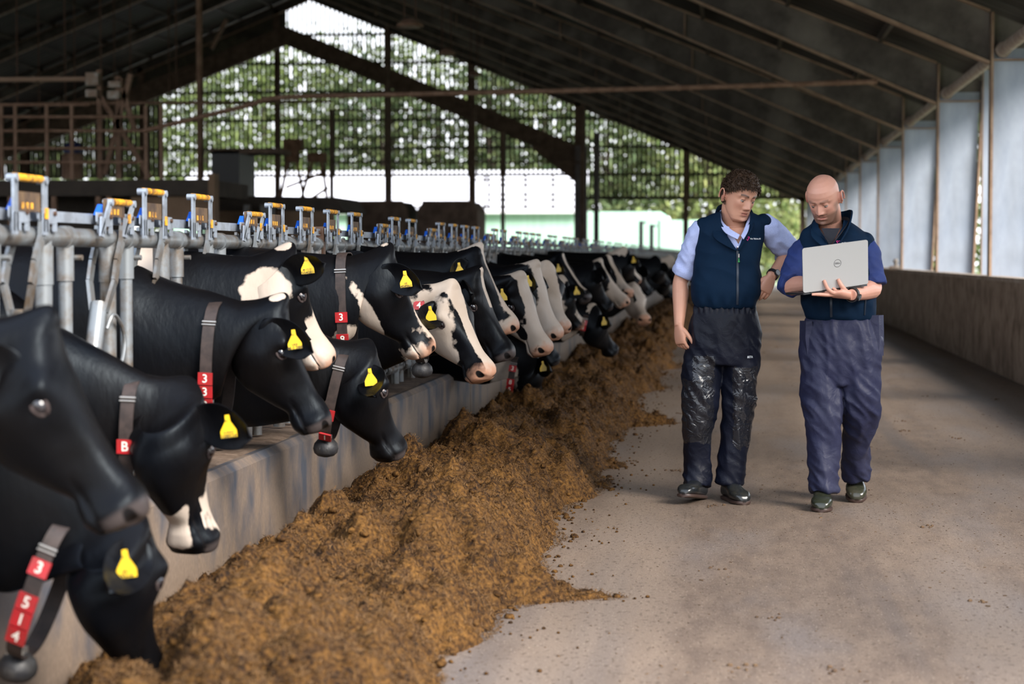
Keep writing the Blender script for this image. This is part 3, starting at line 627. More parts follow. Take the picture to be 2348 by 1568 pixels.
    for sgn, ev in zip((1, -1), E):
        if ev is None: etip.append(None); continue
        base = H(.075, .085, sgn * .088); e = np.array(ev, float); e /= np.linalg.norm(e)
        cn = np.array((.12, -1.0, -.12)) if sgn > 0 else np.array((.55, -.75, -.2)); cn -= cn @ e * e; cn /= np.linalg.norm(cn); sd = np.cross(e, cn)
        R = []; ne = 14
        for i in range(ne + 1):
            t = i / ne; wd = (.024 + .046 * math.sin(math.pi * min(1, t * .93 + .05)) ** .9) * (1 if t < .9 else max(.15, math.sqrt(max(0, 1 - ((t - .88) / .125) ** 2)))); cup = .030 * (1 - t * .5)
            cc = base + e * (.235 * t * S - .02) + np.array((0, 0, -.012)) * t * t
            s_ = np.cos(a); th_ = np.sin(a) * (.010 * (1 - t * .5) + .012 * (t < .08))
            R.append(cc + (s_ * wd * S)[:, None] * sd + (th_ - cup * (1 - s_ ** 2) * min(1, t * 4))[:, None] * cn)
        g.rings(R); etip.append((base, e, cn, sd))
    allv = np.concatenate(g.v); full = np.zeros((len(allv), 4)); full[:, 3] = 1; full[:nv, :3] = mk
    if any(x[0] == 'ears' for x in white): full[nv + (0 if wz <= 1.2 else 0):, 0] = .35
    t = thing('cow', lab, 'cow', (xw, yb, 0), group)
    o = g.build('body', M_coat, t, angle=180)
    ca_ = o.data.color_attributes.new('mk', 'FLOAT_COLOR', 'POINT'); ca_.data.foreach_set('color', full.ravel())
    pad = np.zeros(len(allv)); pad[:nv] = (0 if pink else .9) * np.clip((u - .492) / .015, 0, 1) * (vv < .115); pa = o.data.attributes.new('pad', 'FLOAT', 'POINT'); pa.data.foreach_set('value', pad)
    for sgn in (1, -1):
        c0 = ll[np.argmin(((u - .186) ** 2 + (vv - .075) ** 2) + 10 * (ll * sgn < .02))]; es = abs(c0); c = H(.186, .075, sgn * (es - .004)); m_ = MB(); Rm = np.stack([h, v, l], 1); m_.sphere(c, (.022 * S, .018 * S, .016 * S), 14, 10, R=Rm)
        eo = m_.build('eye', M_eye, t, angle=180)
        if hi:
            m_ = MB()   # lids
            for s2 in (-1, 1):
                pts = [H(.186 + .026 * math.cos(q), .075 + s2 * .018 * math.sin(q), sgn * (es + .004 - .010 * abs(math.cos(q)))) for q in np.linspace(0, math.pi, 9)]
                m_.tube(pts, [.003 * S] + [.0055 * S] * 7 + [.003 * S], 8)
            m_.build('eyelid', M_pinkear if not eyew else M_pinkear, eo, angle=180)
            if eyew:
                m_ = MB(); m_.sphere(H(.174, .078, sgn * (es)), (.011 * S, .009 * S, .0125 * S), 10, 8, R=Rm); m_.build('eye_white', M_eyew, eo, angle=180)
    # ear tags
    for it in tags:
        side, txt = it[0], it[1]; et = etip[0 if side > 0 else 1]
        if et is None: continue
        base, e, cn, sd = et; f = it[2] if len(it) > 2 else .55
        c = base + e * (.225 * S * f) + cn * .008; n_ = np.array((.12, -.97, .1)) if len(it) < 4 else np.array(it[3], float); n_ /= np.linalg.norm(n_)
        up = np.array((-.12, 0, 1.0)); up -= up @ n_ * n_; up /= np.linalg.norm(up); rt = np.cross(up, n_)
        w_, hgt = .027, .074
        pr = [(-.007, .018), (.007, .018), (.009, -.004), (w_ * .9, -.030), (w_, -.036), (w_, -hgt * .72 - .004), (w_ - .004, -hgt * .78), (-w_ + .004, -hgt * .78), (-w_, -hgt * .72 - .004), (-w_, -.036), (-w_ * .9, -.030), (-.009, -.004)]
        c = c + up * .03
        m_ = MB(); m_.prism([c + rt * x * 1.0 + up * y for x, y in pr][::-1], -n_ * .0025); m_.tube([c + up * .004, c + up * .004 + n_ * .006], .006, 10)
        tg = m_.build('ear_tag', M_tag, t, angle=30)
        if txt:
            m_ = MB(); lines = txt.split('|')
            for i_, s_ in enumerate(lines):
                zz = -.052 if len(lines) == 1 else (-.040, -.053)[i_]
                text_mb(m_, s_, (c + up * zz + n_ * .0026, rt, up, n_), .0175 if i_ == len(lines) - 1 else .0115)
            m_.build('tag_number', M_ink, tg, smooth=False)
    # collar
    if collar:
        tx, ty, bx, by, digits = collar[:5]; cw = collar[5] if len(collar) > 5 else .125; q0 = collar[6] if len(collar) > 6 else .62; bell = collar[7] if len(collar) > 7 else True
        yc = P[1] - .10 * h[1]; T = np.array(W(tx, ty, yc)); B = np.array(W(bx, by, yc)); 
        C = (T + B) / 2; hv = (T - B) / 2; hh = np.linalg.norm(hv); vd = hv / hh; sdv = np.cross((0, -1.0, 0), vd); sdv /= np.linalg.norm(sdv)   # along strap width
        lat = np.array((0, -1.0, 0)); q = np.linspace(0, 2 * math.pi, 61)[:-1]
        pt = lambda a_: C + lat * (cw * sgnp(np.cos(a_), 2 / 3.6)) + hv * sgnp(np.sin(a_), 2 / 2.2)
        R = []
        for a_ in np.append(q, q[0]):
            p = pt(a_); tn = pt(a_ + .02) - pt(a_ - .02); tn /= np.linalg.norm(tn); nm = np.cross(tn, sdv); nm /= np.linalg.norm(nm)
            if nm @ (p - C) < 0: nm = -nm
            R.append(np.array([p - sdv * .023 - nm * .002, p + sdv * .023 - nm * .002, p + sdv * .023 + nm * .003, p - sdv * .023 + nm * .003]))
        m_ = MB(); m_.rings(R, cap=False); cl = m_.build('collar', M_strap, t, angle=40)
        def near(fr):   # fraction from top down the near side
            s_ = 1 - 2 * fr; a_ = math.asin(max(-.999, min(.999, np.sign(s_) * abs(s_) ** (2.2 / 2)))); p = pt(a_); tn = pt(a_ + .02) - pt(a_ - .02); tn /= np.linalg.norm(tn); nm = np.cross(tn, sdv); nm /= np.linalg.norm(nm)
            if nm @ lat < 0: nm = -nm
            return p, tn, nm
        if hi:
            p, tn, nm = near(.16); m_ = MB(); m_.tube([p - sdv * .027 + nm * .006, p + sdv * .027 + nm * .006], .004, 8); m_.tube([p - sdv * .027 + nm * .006 - tn * .012, p + sdv * .027 + nm * .006 - tn * .012], .003, 8); m_.build('buckle', M_buck, cl)
        sgap = .050 / (2 * hh)
        for i_, ch in enumerate(digits):
            if ch == ' ': continue
            p, tn, nm = near(q0 + i_ * sgap); uu = tn; rr = np.cross(uu, nm); c = p + nm * .006
            m_ = MB(); Rm = np.stack([rr, uu, nm], 1); m_.box(c, (.056, .047, .008), R=Rm)
            tl_ = m_.build('number_tile', M_red, cl, smooth=False)
            m_ = MB(); text_mb(m_, ch, (c + nm * .0045, rr, uu, nm), .046); m_.build('digit', M_white, tl_, smooth=False)
        if bell:
            c = B - vd * .045; m_ = MB(); m_.lathe(c, [(.012, .050), (.036, .040), (.052, .022), (.057, 0), (.052, -.020), (.036, -.034), (.012, -.040)], 20)
            for q_ in range(10): a_ = q_ * .628; m_.tube([c + np.array((.050 * math.cos(a_), .050 * math.sin(a_), .020)), c + np.array((.056 * math.cos(a_), .056 * math.sin(a_), 0)), c + np.array((.048 * math.cos(a_), .048 * math.sin(a_), -.022))], .002, 6)
            m_.build('collar_weight', M_bell, cl)
            m_ = MB(); m_.tube([c + np.array((0, -.02, .04)), B + np.array((0, -.02, .01))], .012, 8); m_.box(c + np.array((0, 0, .05)), (.05, .04, .02)); m_.build('buckle', M_buck, cl)
    return t
BL = lambda a, b, c, u0=.0, u1=.6, off=0: ('blaze', a, b, c, u0, u1, off)
# nearest first
make_cow('nearest black cow, big dark face filling the left edge of the row', (88, 735), (352, 1165), 4.8, 1, ears=((-.75, -.55, -.02), (-.3, .7, .5)), tags=((1, ''), ), wx=-2.75)
make_cow('black cow eating with its head down at the bottom left corner, red tiles 3 514', (285, 1165), (356, 1548), 5.4, 1, white=(('n', -.44, -.36, .16, .12),), ears=((-.1, -.9, -.35), (-.3, .7, .35)), collar=(160, 1195, 52, 1498, '3 514', .13, .30), tags=((1, 'M-1|3514'),), wx=-2.62)
make_cow('black cow with drooping yellow tagged ear and orange lip, between the two nearest heads', (420, 885), (478, 1240), 6.6, 1, L=.57, white=(BL(.03, .045, .06, .22, .60), ('h', .42, .165, .0, .09, .022, .10)), pink=0, ears=((.93, -.40, -.22), (-.5, .7, .3)), collar=(316, 870, 310, 1105, 'B', .12, .62, False), tags=((1, 'A-RAG|108524', .62),), eyew=True)
make_cow('black cow with red tiles 3334 on its collar and white throat patch', (635, 690), (768, 968), 7.65, 1, white=(('n', -.18, -.60, .17, .08), ('h', -.015, -.01, .03, .022, .035, .03)), ears=((.95, -.28, -.40), None), collar=(507, 690, 496, 975, '3334', .190, .60, False), tags=((1, 'UKB|M-1.288', .62),))
make_cow('black and white cow with tag 504081 and pale nose, behind the cow with tiles 3334', (652, 572), (768, 820), 8.35, 1, white=(BL(.02, .035, .08, .15, .6), ('n', -.62, -.10, .16, .16), ('n', -.05, -.17, .10, .09), ('h', -.03, -.0, .02, .03, .04, .05), ('h', .50, .08, 0, .09, .12, .12)), pink=1, ears=((.85, -.45, .25), None), collar=(530, 625, 575, 830, '', .13, .6, False), tags=((1, 'M-12-21|504081', .58),), eyew=True)
make_cow('black cow whose collar tiles read 3852, pink nose raised over the kerb', (880, 572), (1000, 795), 9.15, 1, white=(BL(.012, .022, .05, .13, .6), ('h', .28, .24, .0, .28, .035, .12), ('h', .0, -.01, .0, .03, .03, .03), ('n', -.14, -.44, .08, .09), ('h', .50, .10, 0, .06, .08, .09)), pink=1, ears=((.88, -.40, -.30), (-.75, .50, .40)), collar=(790, 580, 800, 822, '3 852', .135, .60, False), tags=((1, 'UK|404961', .60), (-1, '', .25)))
make_cow('black cow with lowered head and single weight on collar, above the kerb', (835, 795), (926, 1030), 8.75, 1, white=(), ears=((.25, -.85, -.35), (.1, .7, .5)), collar=(795, 808, 752, 1005, '3 1', .12, .70), tags=((1, '', .45),), eyew=True)
make_cow('cow with patched black and white face, white forehead and red tile 4', (1030, 655), (1132, 852), 10.3, -1, white=(BL(.07, .035, .035, -.06, .6), ('h', -.02, .02, 0, .09, .07, .09), ('n', -.10, -.28, .14, .26), ('h', .22, .26, 0, .16, .06, .12), ('k', .10, .10, .08, .06, .05, .06), ('h', .33, .15, .05, .06, .05, .05)), pink=1, ears=((-.05, -.9, -.42), (-.6, .6, .2)), collar=(968, 676, 968, 830, '4', .12, .16), tags=((1, '', .5), (-1, '', .4)), eyew=True)
make_cow('black headed cow with short white forehead streak and dark muzzle', (1088, 622), (1186, 812), 11.2, -1, white=(BL(.028, .03, .001, .0, .23),), ears=((.3, -.9, -.05), (-.5, .7, .2)), tags=())
make_cow('cow with wide white blaze and pink muzzle, above the dark muzzled cow', (1090, 568), (1196, 748), 11.9, -1, white=(BL(.045, .03, .045, -.05, .6), ('h', .50, .07, 0, .07, .10, .1)), pink=1, ears=((-.3, -.8, -.2), (-.5, .7, .2)), collar=(1030, 590, 1020, 760, '', .12, .6, False), tags=((1, '', .5),))
make_cow('cow with white blaze, black eye patch and pink nose, right of the dark muzzle', (1188, 632), (1266, 800), 12.6, -1, white=(BL(.06, .06, .07, -.06, .6), ('h', .42, .12, 0, .16, .12, .12), ('k', .36, .12, .07, .055, .04, .04), ('h', .25, .25, 0, .2, .07, .1)), pink=1, ears=((-.1, -.9, -.2), (-.5, .7, .2)), tags=((1, '', .5),), eyew=True)
far = [  # poll, nose, Y, sg, white, pink, tags, label
 ((1222, 605), (1292, 768), 13.4, -1, (BL(.06, .07, .08, -.05, .6), ('h', .42, .1, 0, .2, .14, .12)), 1, ((1, ''),), 'cow with all white nose, second of the pale faces after the dark muzzle'),
 ((1250, 608), (1297, 748), 14.2, -1, (BL(.07, .06, .08, -.05, .6), ('h', .45, .1, 0, .12, .14, .12)), 1, (), 'pale faced cow partly hidden behind two other white noses'),
 ((1208, 800), (1243, 922), 14.8, 1, (('n', -.16, -.22, .10, .16),), 0, ((1, ''),), 'black cow with long red tile collar eating at the heap, middle of the row'),
 ((1232, 690), (1278, 825), 15.6, 1, (), 0, (), 'cow of which only a black muzzle shows below the white noses'),
 ((1285, 640), (1332, 738), 18.2, 1, (('n', -.10, -.02, .12, .14), BL(.07, .02, .06, -.06, .6), ('n', -.05, -.25, .1, .1)), 1, ((1, '29'), (-1, '1')), 'cow with large black tagged ears and white poll'),
 ((1282, 585), (1356, 680), 19.0, -1, (BL(.02, .02, .02, .02, .45),), 0, ((1, ''),), 'black cow holding its head high with thin white streak'),
 ((1358, 705), (1412, 798), 18.6, 1, (('n', -.22, -.15, .10, .18), BL(.03, .01, .001, -.05, .1)), 0, ((1, ''), (-1, '')), 'black cow eating with head low, red collar, in front of the far kerb'),
 ((1350, 605), (1404, 700), 20.4, 1, (BL(.015, .01, .001, .0, .1),), 0, (), 'plain black cow below the thin streaked head'),
 ((1372, 600), (1448, 690), 21.0, -1, (BL(.05, .07, .10, -.04, .6), ('h', .42, .1, 0, .2, .14, .12)), 1, (), 'white faced cow with pink nose pointing right, middle distance'),
 ((1392, 592), (1450, 668), 22.2, -1, (BL(.03, .03, .06, -.04, .6),), 1, (), 'cow with narrow white blaze just behind the white faced one'),
 ((1428, 572), (1462, 636), 24.0, 1, (BL(.06, .06, .08, -.04, .6), ('n', -.12, .02, .08, .08)), 1, ((1, ''),), 'cow with light muzzle, topmost head of the far group'),
 ((1452, 598), (1490, 662), 24.8, 1, (), 0, (), 'black cow right of the topmost far head'),
 ((1452, 655), (1482, 728), 22.6, -1, (BL(.09, .09, .1, -.08, .6), ('h', .3, .1, 0, .35, .16, .14)), 2, (), 'white faced cow with head down beside the far heap'),
 ((1502, 592), (1530, 642), 28.5, 1, (), 0, (), 'black cow left of the curly haired man, further away'),
 ((1535, 590), (1562, 640), 31.0, 1, (('h', .1, .05, 0, .3, .14, .14),), 1, (), 'brown and white cow nearest to the sleeve of the curly haired man'),
 ((1515, 622), (1535, 668), 29.5, 1, (BL(.03, .02, .02, -.04, .6),), 0, (), 'black cow with lowered head at the far end of the heap'),
 ((1575, 592), (1595, 640), 35.0, 1, (BL(.05, .04, .05, -.04, .6),), 1, (), 'furthest cow, seen beside the vest of the curly haired man')]
for (pl, ns_, Y, sg, wh, pk, tg, lab) in far:
    low = pl[1] > 690
    make_cow(lab, pl, ns_, Y, sg, white=wh, pink=pk, tags=tg, ears=((.5, -.75, -.15), (-.5, .7, .2)) if '29' not in str(tg) else ((.8, -.6, 0), (.95, .2, .1)), ns=32, hi=Y < 19,
             collar=((1183, 818, 1170, 902, '3 858', .11, .30) if Y == 14.8 else ((1345, 722, 1334, 770, '38', .11, .35, False) if Y == 18.6 else None)))
# ---------------------------------------------------------------- people
from mathutils.bvhtree import BVHTree
def fuse(mb, voxel, smooth=0, fac=.5):
    """one continuous surface from overlapping lofts"""
    V = np.concatenate(mb.v); me = bpy.data.meshes.new('tmp'); me.from_pydata(V.tolist(), [], mb.f); me.update()
    o = bpy.data.objects.new('tmp', me); COL.objects.link(o)
    r = o.modifiers.new('r', 'REMESH'); r.mode = 'VOXEL'; r.voxel_size = voxel
    if smooth: q = o.modifiers.new('s', 'SMOOTH'); q.iterations = smooth; q.factor = fac
    dg = bpy.context.evaluated_depsgraph_get(); ev = o.evaluated_get(dg); m2 = bpy.data.meshes.new_from_object(ev)
    n = len(m2.vertices); V = np.zeros(n * 3); m2.vertices.foreach_get('co', V); N = np.zeros(n * 3); m2.vertices.foreach_get('normal', N)
    F = [tuple(p.vertices) for p in m2.polygons]; bpy.data.objects.remove(o); bpy.data.meshes.remove(m2)
    return V.reshape(-1, 3), N.reshape(-1, 3), F
def bvh(V, F): return BVHTree.FromPolygons([Vector(v) for v in V], F)
def hit(tree, px, py, off=0.0):
    o = Vector((0, 0, CAMZ)); d = (W(px, py, 5) - o).normalized(); h = tree.ray_cast(o, d)
    if h[0] is None: return None, None
    n = h[1] if h[1].dot(d) < 0 else -h[1]
    return np.array(h[0]) + off * np.array(n), np.array(n)
def skin_mat(nm, base, blush, hairc):
    m = bpy.data.materials.new(nm); m.use_nodes = True; nt = m.node_tree; b = nt.nodes['Principled BSDF']
    at = nt.nodes.new('ShaderNodeAttribute'); at.attribute_name = 'mk'; sp = nt.nodes.new('ShaderNodeSeparateColor'); nt.links.new(at.outputs['Color'], sp.inputs[0])
    t = nt.nodes.new('ShaderNodeTexCoord'); n = nt.nodes.new('ShaderNodeTexNoise'); n.inputs['Scale'].default_value = 28; n.inputs['Detail'].default_value = 5; nt.links.new(t.outputs['Object'], n.inputs[0])
    def mix(f, a, c, k=1.0):
        x = nt.nodes.new('ShaderNodeMix'); x.data_type = 'RGBA'
        mm = nt.nodes.new('ShaderNodeMath'); mm.operation = 'MULTIPLY'; mm.inputs[1].default_value = k; nt.links.new(f, mm.inputs[0]); nt.links.new(mm.outputs[0], x.inputs[0])
        if isinstance(a, tuple): x.inputs[6].default_value = (*a, 1)
        else: nt.links.new(a, x.inputs[6])
        x.inputs[7].default_value = (*c, 1); return x.outputs[2]
    c = mix(n.outputs['Fac'], base, blush, .5); c = mix(sp.outputs[0], c, (.33, .085, .065), .9); c = mix(sp.outputs[1], c, hairc, 1.0); c = mix(sp.outputs[2], c, (.55, .48, .42), 1.0)
    nt.links.new(c, b.inputs['Base Color']); b.inputs['Roughness'].default_value = .48; b.inputs['Subsurface Weight'].default_value = .08; b.inputs['Subsurface Radius'].default_value = (.02, .008, .004); b.inputs['Subsurface Scale'].default_value = .3
    return m
HZ = np.array([-.125,-.118,-.105,-.085,-.065,-.045,-.02,0,.02,.045,.07,.09,.105,.115])
HF = np.array([.030,.058,.074,.076,.078,.080,.082,.084,.088,.089,.082,.064,.042,.008])
HB = np.array([.020,.012,.000,-.030,-.055,-.075,-.092,-.098,-.102,-.102,-.094,-.079,-.056,-.012])
HW = np.array([.020,.034,.047,.057,.063,.068,.072,.075,.077,.077,.070,.056,.038,.010])
def head_local(grow=0.0, z0=-.125, n=84, mouth_open=0, feat=True):
    zs = np.concatenate([np.linspace(z0, .10, 76), np.linspace(.10, .115, 10)[1:]]); a = np.arange(n) * 2 * math.pi / n; R = []
    sm = lambda arr: np.interp(zs, HZ, arr)
    for z, yf, yb, w_ in zip(zs, sm(HF), sm(HB), sm(HW)):
        x = sgnp(np.cos(a), 2 / 2.15) * (w_ + grow); s = sgnp(np.sin(a), 2 / 2.1); c = (yf + yb) / 2; hd = (yf - yb) / 2 + grow
        R.append(np.stack([x, c + s * hd, np.full(n, z + grow * (z > .09) * 1.0)], 1))
    V = np.concatenate(R)
    if feat:
        l, f, z = V[:, 0], V[:, 1], V[:, 2]; al = abs(l); fr = np.clip((f - .02) / .04, 0, 1)
        G = lambda cl, cz, rl, rz, sym=True: np.exp(-(((al if sym else l) - cl) / rl) ** 2 - ((z - cz) / rz) ** 2)
        d = -.014 * G(.031, .003, .019, .013) + .007 * G(.028, .022, .024, .007) + .005 * G(.050, -.022, .02, .018)
        nz = np.interp(z, [-.052, -.046, -.038, -.030, .0, .014, .022], [0, .012, .030, .027, .010, .004, 0]); nw = np.interp(z, [-.05, -.036, .0, .02], [.013, .012, .0085, .010])
        d += nz * np.exp(-(l / nw) ** 2) + .011 * G(.0155, -.041, .006, .007)
        d += .007 * G(0, -.0625, .020, .005) + .008 * G(0, -.076, .017, .0055) - (.006 + .008 * mouth_open) * G(0, -.0690, .021, .0022 + .0025 * mouth_open) - .005 * G(0, -.088, .02, .006) + .008 * G(0, -.106, .017, .013) - .003 * G(.045, -.058, .014, .02)
        d += -.004 * G(.026, -.050, .006, .016)
        V[:, 1] += d * fr
    return V, zs, n
def head_add(mb, C, Fd, Ud, S, **kw):
    Fd = np.array(Fd, float); Fd /= np.linalg.norm(Fd); Ud = np.array(Ud, float); Ud -= Ud @ Fd * Fd; Ud /= np.linalg.norm(Ud); Ld = np.cross(Fd, Ud)
    M = np.stack([Ld, Fd, Ud]); V, zs, n = head_local(**kw); P = np.array(C) + S * (V @ M); mb.rings(list(P.reshape(-1, n, 3)))
    loc = lambda l, f, z: np.array(C) + S * (l * Ld + f * Fd + z * Ud)
    for s in (-1, 1):   # ears
        R = []
        for t in np.linspace(0, 1, 9):
            c = (s * (.074 + .012 * t), -.012 - .016 * t, -.012 + .004 * t); q = np.arange(14) * 2 * math.pi / 14; k = (.75 + .5 * t) * (1 if t < .9 else .82)
            dx = -.010 * (np.sin(q * 1) ** 2) * t
            R.append(np.stack([loc(c[0] + s * (.004 * np.cos(qq)) , c[1] + .013 * k * np.cos(qq), c[2] + .028 * k * np.sin(qq) - .003 * (math.sin(qq) < 0)) for qq in q]))
        mb.rings(R)
        R = []
        for s2 in (1,):
            mb.tube([loc(s * (.092), -.028 + .021 * math.cos(q) * .9, -.006 + .031 * math.sin(q)) for q in np.linspace(-.7, 3.9, 12)], .0045 * S, 7)
        mb.sphere(loc(s * .031, .0695, .0065), .0120 * S, 14, 10)   # lids
        mb.sphere(loc(s * .031, .0670, -.003), .0118 * S, 14, 10)
    return loc, M
def arm(mb, pts, rad, n=16, ell=1.0): K = catmull(np.c_[np.array(pts), np.array(rad)], 6); mb.tube(K[:, :3], K[:, 3], n, ell=ell)
def hand(mb, w_, d, nrm, side, curl=(.35, .45, .35), S=1.0, spread=.05, thumb=.5):
    d = np.array(d, float); d /= np.linalg.norm(d); nrm = np.array(nrm, float); nrm -= nrm @ d * d; nrm /= np.linalg.norm(nrm); s = np.cross(d, nrm) * side   # s -> thumb side
    w_ = np.array(w_); R = []; q = np.arange(18) * 2 * math.pi / 18
    for t, wd, th in ((-.02, .027, .020), (0, .028, .019), (.02, .035, .018), (.05, .041, .0165), (.08, .041, .014), (.095, .036, .010)):
        c = w_ + d * t * S; R.append(c + S * (sgnp(np.cos(q), .8)[:, None] * wd * s + sgnp(np.sin(q), .8)[:, None] * th * nrm))
    mb.rings(R)
    for k, (o, L) in enumerate(((.031, .074), (.0105, .083), (-.0105, .077), (-.031, .060))):
        p = w_ + S * (d * .078 + s * o); a = 0; dd = d + s * (o * spread * 20 * .05); P = [p - d * .02, p]; 
        for j, f in enumerate((.45, .31, .24)):
            a += curl[j] * (1 + .1 * k); v = d * math.cos(a) - nrm * math.sin(a) + s * o * spread * 8; v /= np.linalg.norm(v); p = p + v * L * f * S; P.append(p)
        K = catmull(np.c_[np.array(P), np.array([.0095, .0095, .0088, .0080, .0066]) * S], 3); mb.tube(K[:, :3], K[:, 3], 10)
    p = w_ + S * (d * .022 + s * .026 - nrm * .004); P = [p - s * .012, p]
    for (f, al_) in ((.038, .75), (.032, .45), (.026, .25)):
        v = d * math.cos(al_ * thumb * 1.6) + s * math.sin(al_ * thumb * 1.6) - nrm * .35; v /= np.linalg.norm(v); p = p + v * f * S; P.append(p)
    K = catmull(np.c_[np.array(P), np.array([.014, .015, .012, .0105, .008]) * S], 3); mb.tube(K[:, :3], K[:, 3], 10)
def ellipse_body(mb, rows, Y, n=40, e=2.4):
    K = catmull([[*W(px, py, Y), hw, hd] for (px, py, hw, hd) in rows], 4); a = np.arange(n) * 2 * math.pi / n
    mb.rings([k[:3] + np.stack([sgnp(np.cos(a), 2 / e) * k[3], sgnp(np.sin(a), 2 / e) * k[4], 0 * a], 1) for k in K])
def sheet(mb, A, B, th=.005, nb=6, smooth=4):
    """thick sheet between polyline A and polyline B (same count)"""
    A = catmull(A, smooth); B = catmull(B, smooth); G = np.stack([A + (B - A) * t for t in np.linspace(0, 1, nb)], 1); n0, n1 = G.shape[:2]
    du = np.gradient(G, axis=0); dv = np.gradient(G, axis=1); N = np.cross(du, dv); N /= np.linalg.norm(N, axis=2)[..., None] + 1e-9
    o = G + N * th / 2; i_ = G - N * th / 2; V = np.concatenate([o.reshape(-1, 3), i_.reshape(-1, 3)]); m = n0 * n1; F = []
    for i in range(n0 - 1):
        for j in range(n1 - 1): a = i * n1 + j; F += [(a, a + n1, a + n1 + 1, a + 1), (m + a, m + a + 1, m + a + n1 + 1, m + a + n1)]
    for i in range(n0 - 1):
        for j in (0, n1 - 1): a = i * n1 + j; F.append((a, a + n1, m + a + n1, m + a))
    for j in range(n1 - 1):
        for i in (0, n0 - 1): a = i * n1 + j; F.append((a, a + 1, m + a + 1, m + a))
    mb.add(V, F)
def folds(V, N, fn):
    return V + N * np.array([fn(Vector(p)) for p in V])[:, None]
def nylon(name, c, rough, bs=.6, c2=None):
    m = mat(name, c, rough, 0, col2=c2 or tuple(x * .75 for x in c), nscale=5, spec=.18 if rough > .3 else .5)
    nt = m.node_tree; b = nt.nodes['Principled BSDF']; t = nt.nodes.new('ShaderNodeTexCoord'); n = nt.nodes.new('ShaderNodeTexNoise'); n.inputs['Scale'].default_value = 16; n.inputs['Detail'].default_value = 3; n.inputs['Distortion'].default_value = 1.6
    nt.links.new(t.outputs['Object'], n.inputs[0]); bp = nt.nodes.new('ShaderNodeBump'); bp.inputs['Strength'].default_value = bs; bp.inputs['Distance'].default_value = .01
    nt.links.new(n.outputs['Fac'], bp.inputs['Height']); nt.links.new(bp.outputs[0], b.inputs['Normal']); return m
M_trA = nylon('navy_waterproof_nylon', (.0045, .006, .014), .48, .35); M_trB = nylon('faded_navy_nylon', (.024, .026, .052), .5, .35, (.016, .018, .044))
M_wet = nylon('wet_shiny_nylon', (.012, .013, .018), .16, 1.0)
M_vest = mat('navy_fleece_vest', (.0012, .0095, .026), .8, 0, col2=(.002, .013, .034), nscale=4, bump=(180, .25, .002), spec=.12)
M_vest2 = mat('vest_edge', (.006, .030, .075), .6)
M_shirt = mat('light_blue_shirt', (.34, .40, .66), .8, 0, col2=(.42, .48, .74), nscale=220, bump=(40, .25, .004)); M_shirtB = mat('royal_blue_shirt', (.004, .016, .095), .8, 0, col2=(.005, .022, .125), nscale=6, bump=(40, .3, .004))
M_boot = mat('dark_rubber_boot', (.012, .014, .016), .22, 0, col2=(.03, .028, .02), nscale=6, lo=.5, hi=.7); M_bootg = mat('olive_rubber_boot', (.022, .025, .016), .2, 0, col2=(.05, .045, .03), nscale=6, lo=.5, hi=.7); M_sole = mat('brown_boot_sole', (.040, .022, .017), .5)
M_hair = mat('brown_hair', (.026, .014, .008), .5, 0, col2=(.060, .034, .020), nscale=40, stretch=(1, 1, .3), spec=.25); M_black = mat('black_rubber', (.01, .01, .011), .5); M_logo = mat('pink_logo', (.75, .03, .30), .5); M_logow = mat('white_stitching', (.75, .8, .85), .5); M_green = mat('green_zip_tag', (.02, .22, .06), .5)
M_zip = mat('dark_zip', (.012, .02, .035), .35, .3)
M_alu = mat('silver_laptop_lid', (.52, .52, .51), .38, .35); M_dark = mat('dark_laptop_edge', (.02, .02, .022), .4); M_ring = mat('dark_ring_mark', (.16, .16, .165), .3, .6)
def boot(mb, sole, heel, toe, wd, zt=.13, lift=0.0):
    """heel and toe ground points"""
    heel = np.array(heel, float); toe = np.array(toe, float); d = toe - heel; L = np.linalg.norm(d); d /= L; up = np.cross(np.cross(d, (0, 0, 1.0)), d); up /= np.linalg.norm(up); s = np.cross(d, up); q = np.arange(20) * 2 * math.pi / 20; R = []; S2 = []
    for t, w_, h in ((-.02, .4, .045), (.0, .75, .085), (.10, .82, .115), (.22, .80, .125), (.36, .78, .105), (.50, .86, .080), (.66, 1.0, .066), (.82, .98, .062), (.93, .80, .052), (.98, .66, .042), (1.01, .45, .030), (1.025, .22, .014)):
        c = heel + d * t * L + up * (.015 + h / 2); R.append(c + (sgnp(np.cos(q), .85) * wd * w_)[:, None] * s + (sgnp(np.sin(q), .8) * h / 2)[:, None] * up)
        c = heel + d * t * L + up * .012; S2.append(c + (sgnp(np.cos(q), .8) * (wd * w_ * 1.02))[:, None] * s + (sgnp(np.sin(q), .5) * .012)[:, None] * up)
    mb.rings(R); a = heel + d * L * .17; mb.tube([a + up * .06, a + up * .13, a + np.array((0, .01, .30))], [.045, .048, .058], 16); sole.rings(S2)
def paint(o, cols):
    ca = o.data.color_attributes.new('mk', 'FLOAT_COLOR', 'POINT'); ca.data.foreach_set('color', cols.ravel())
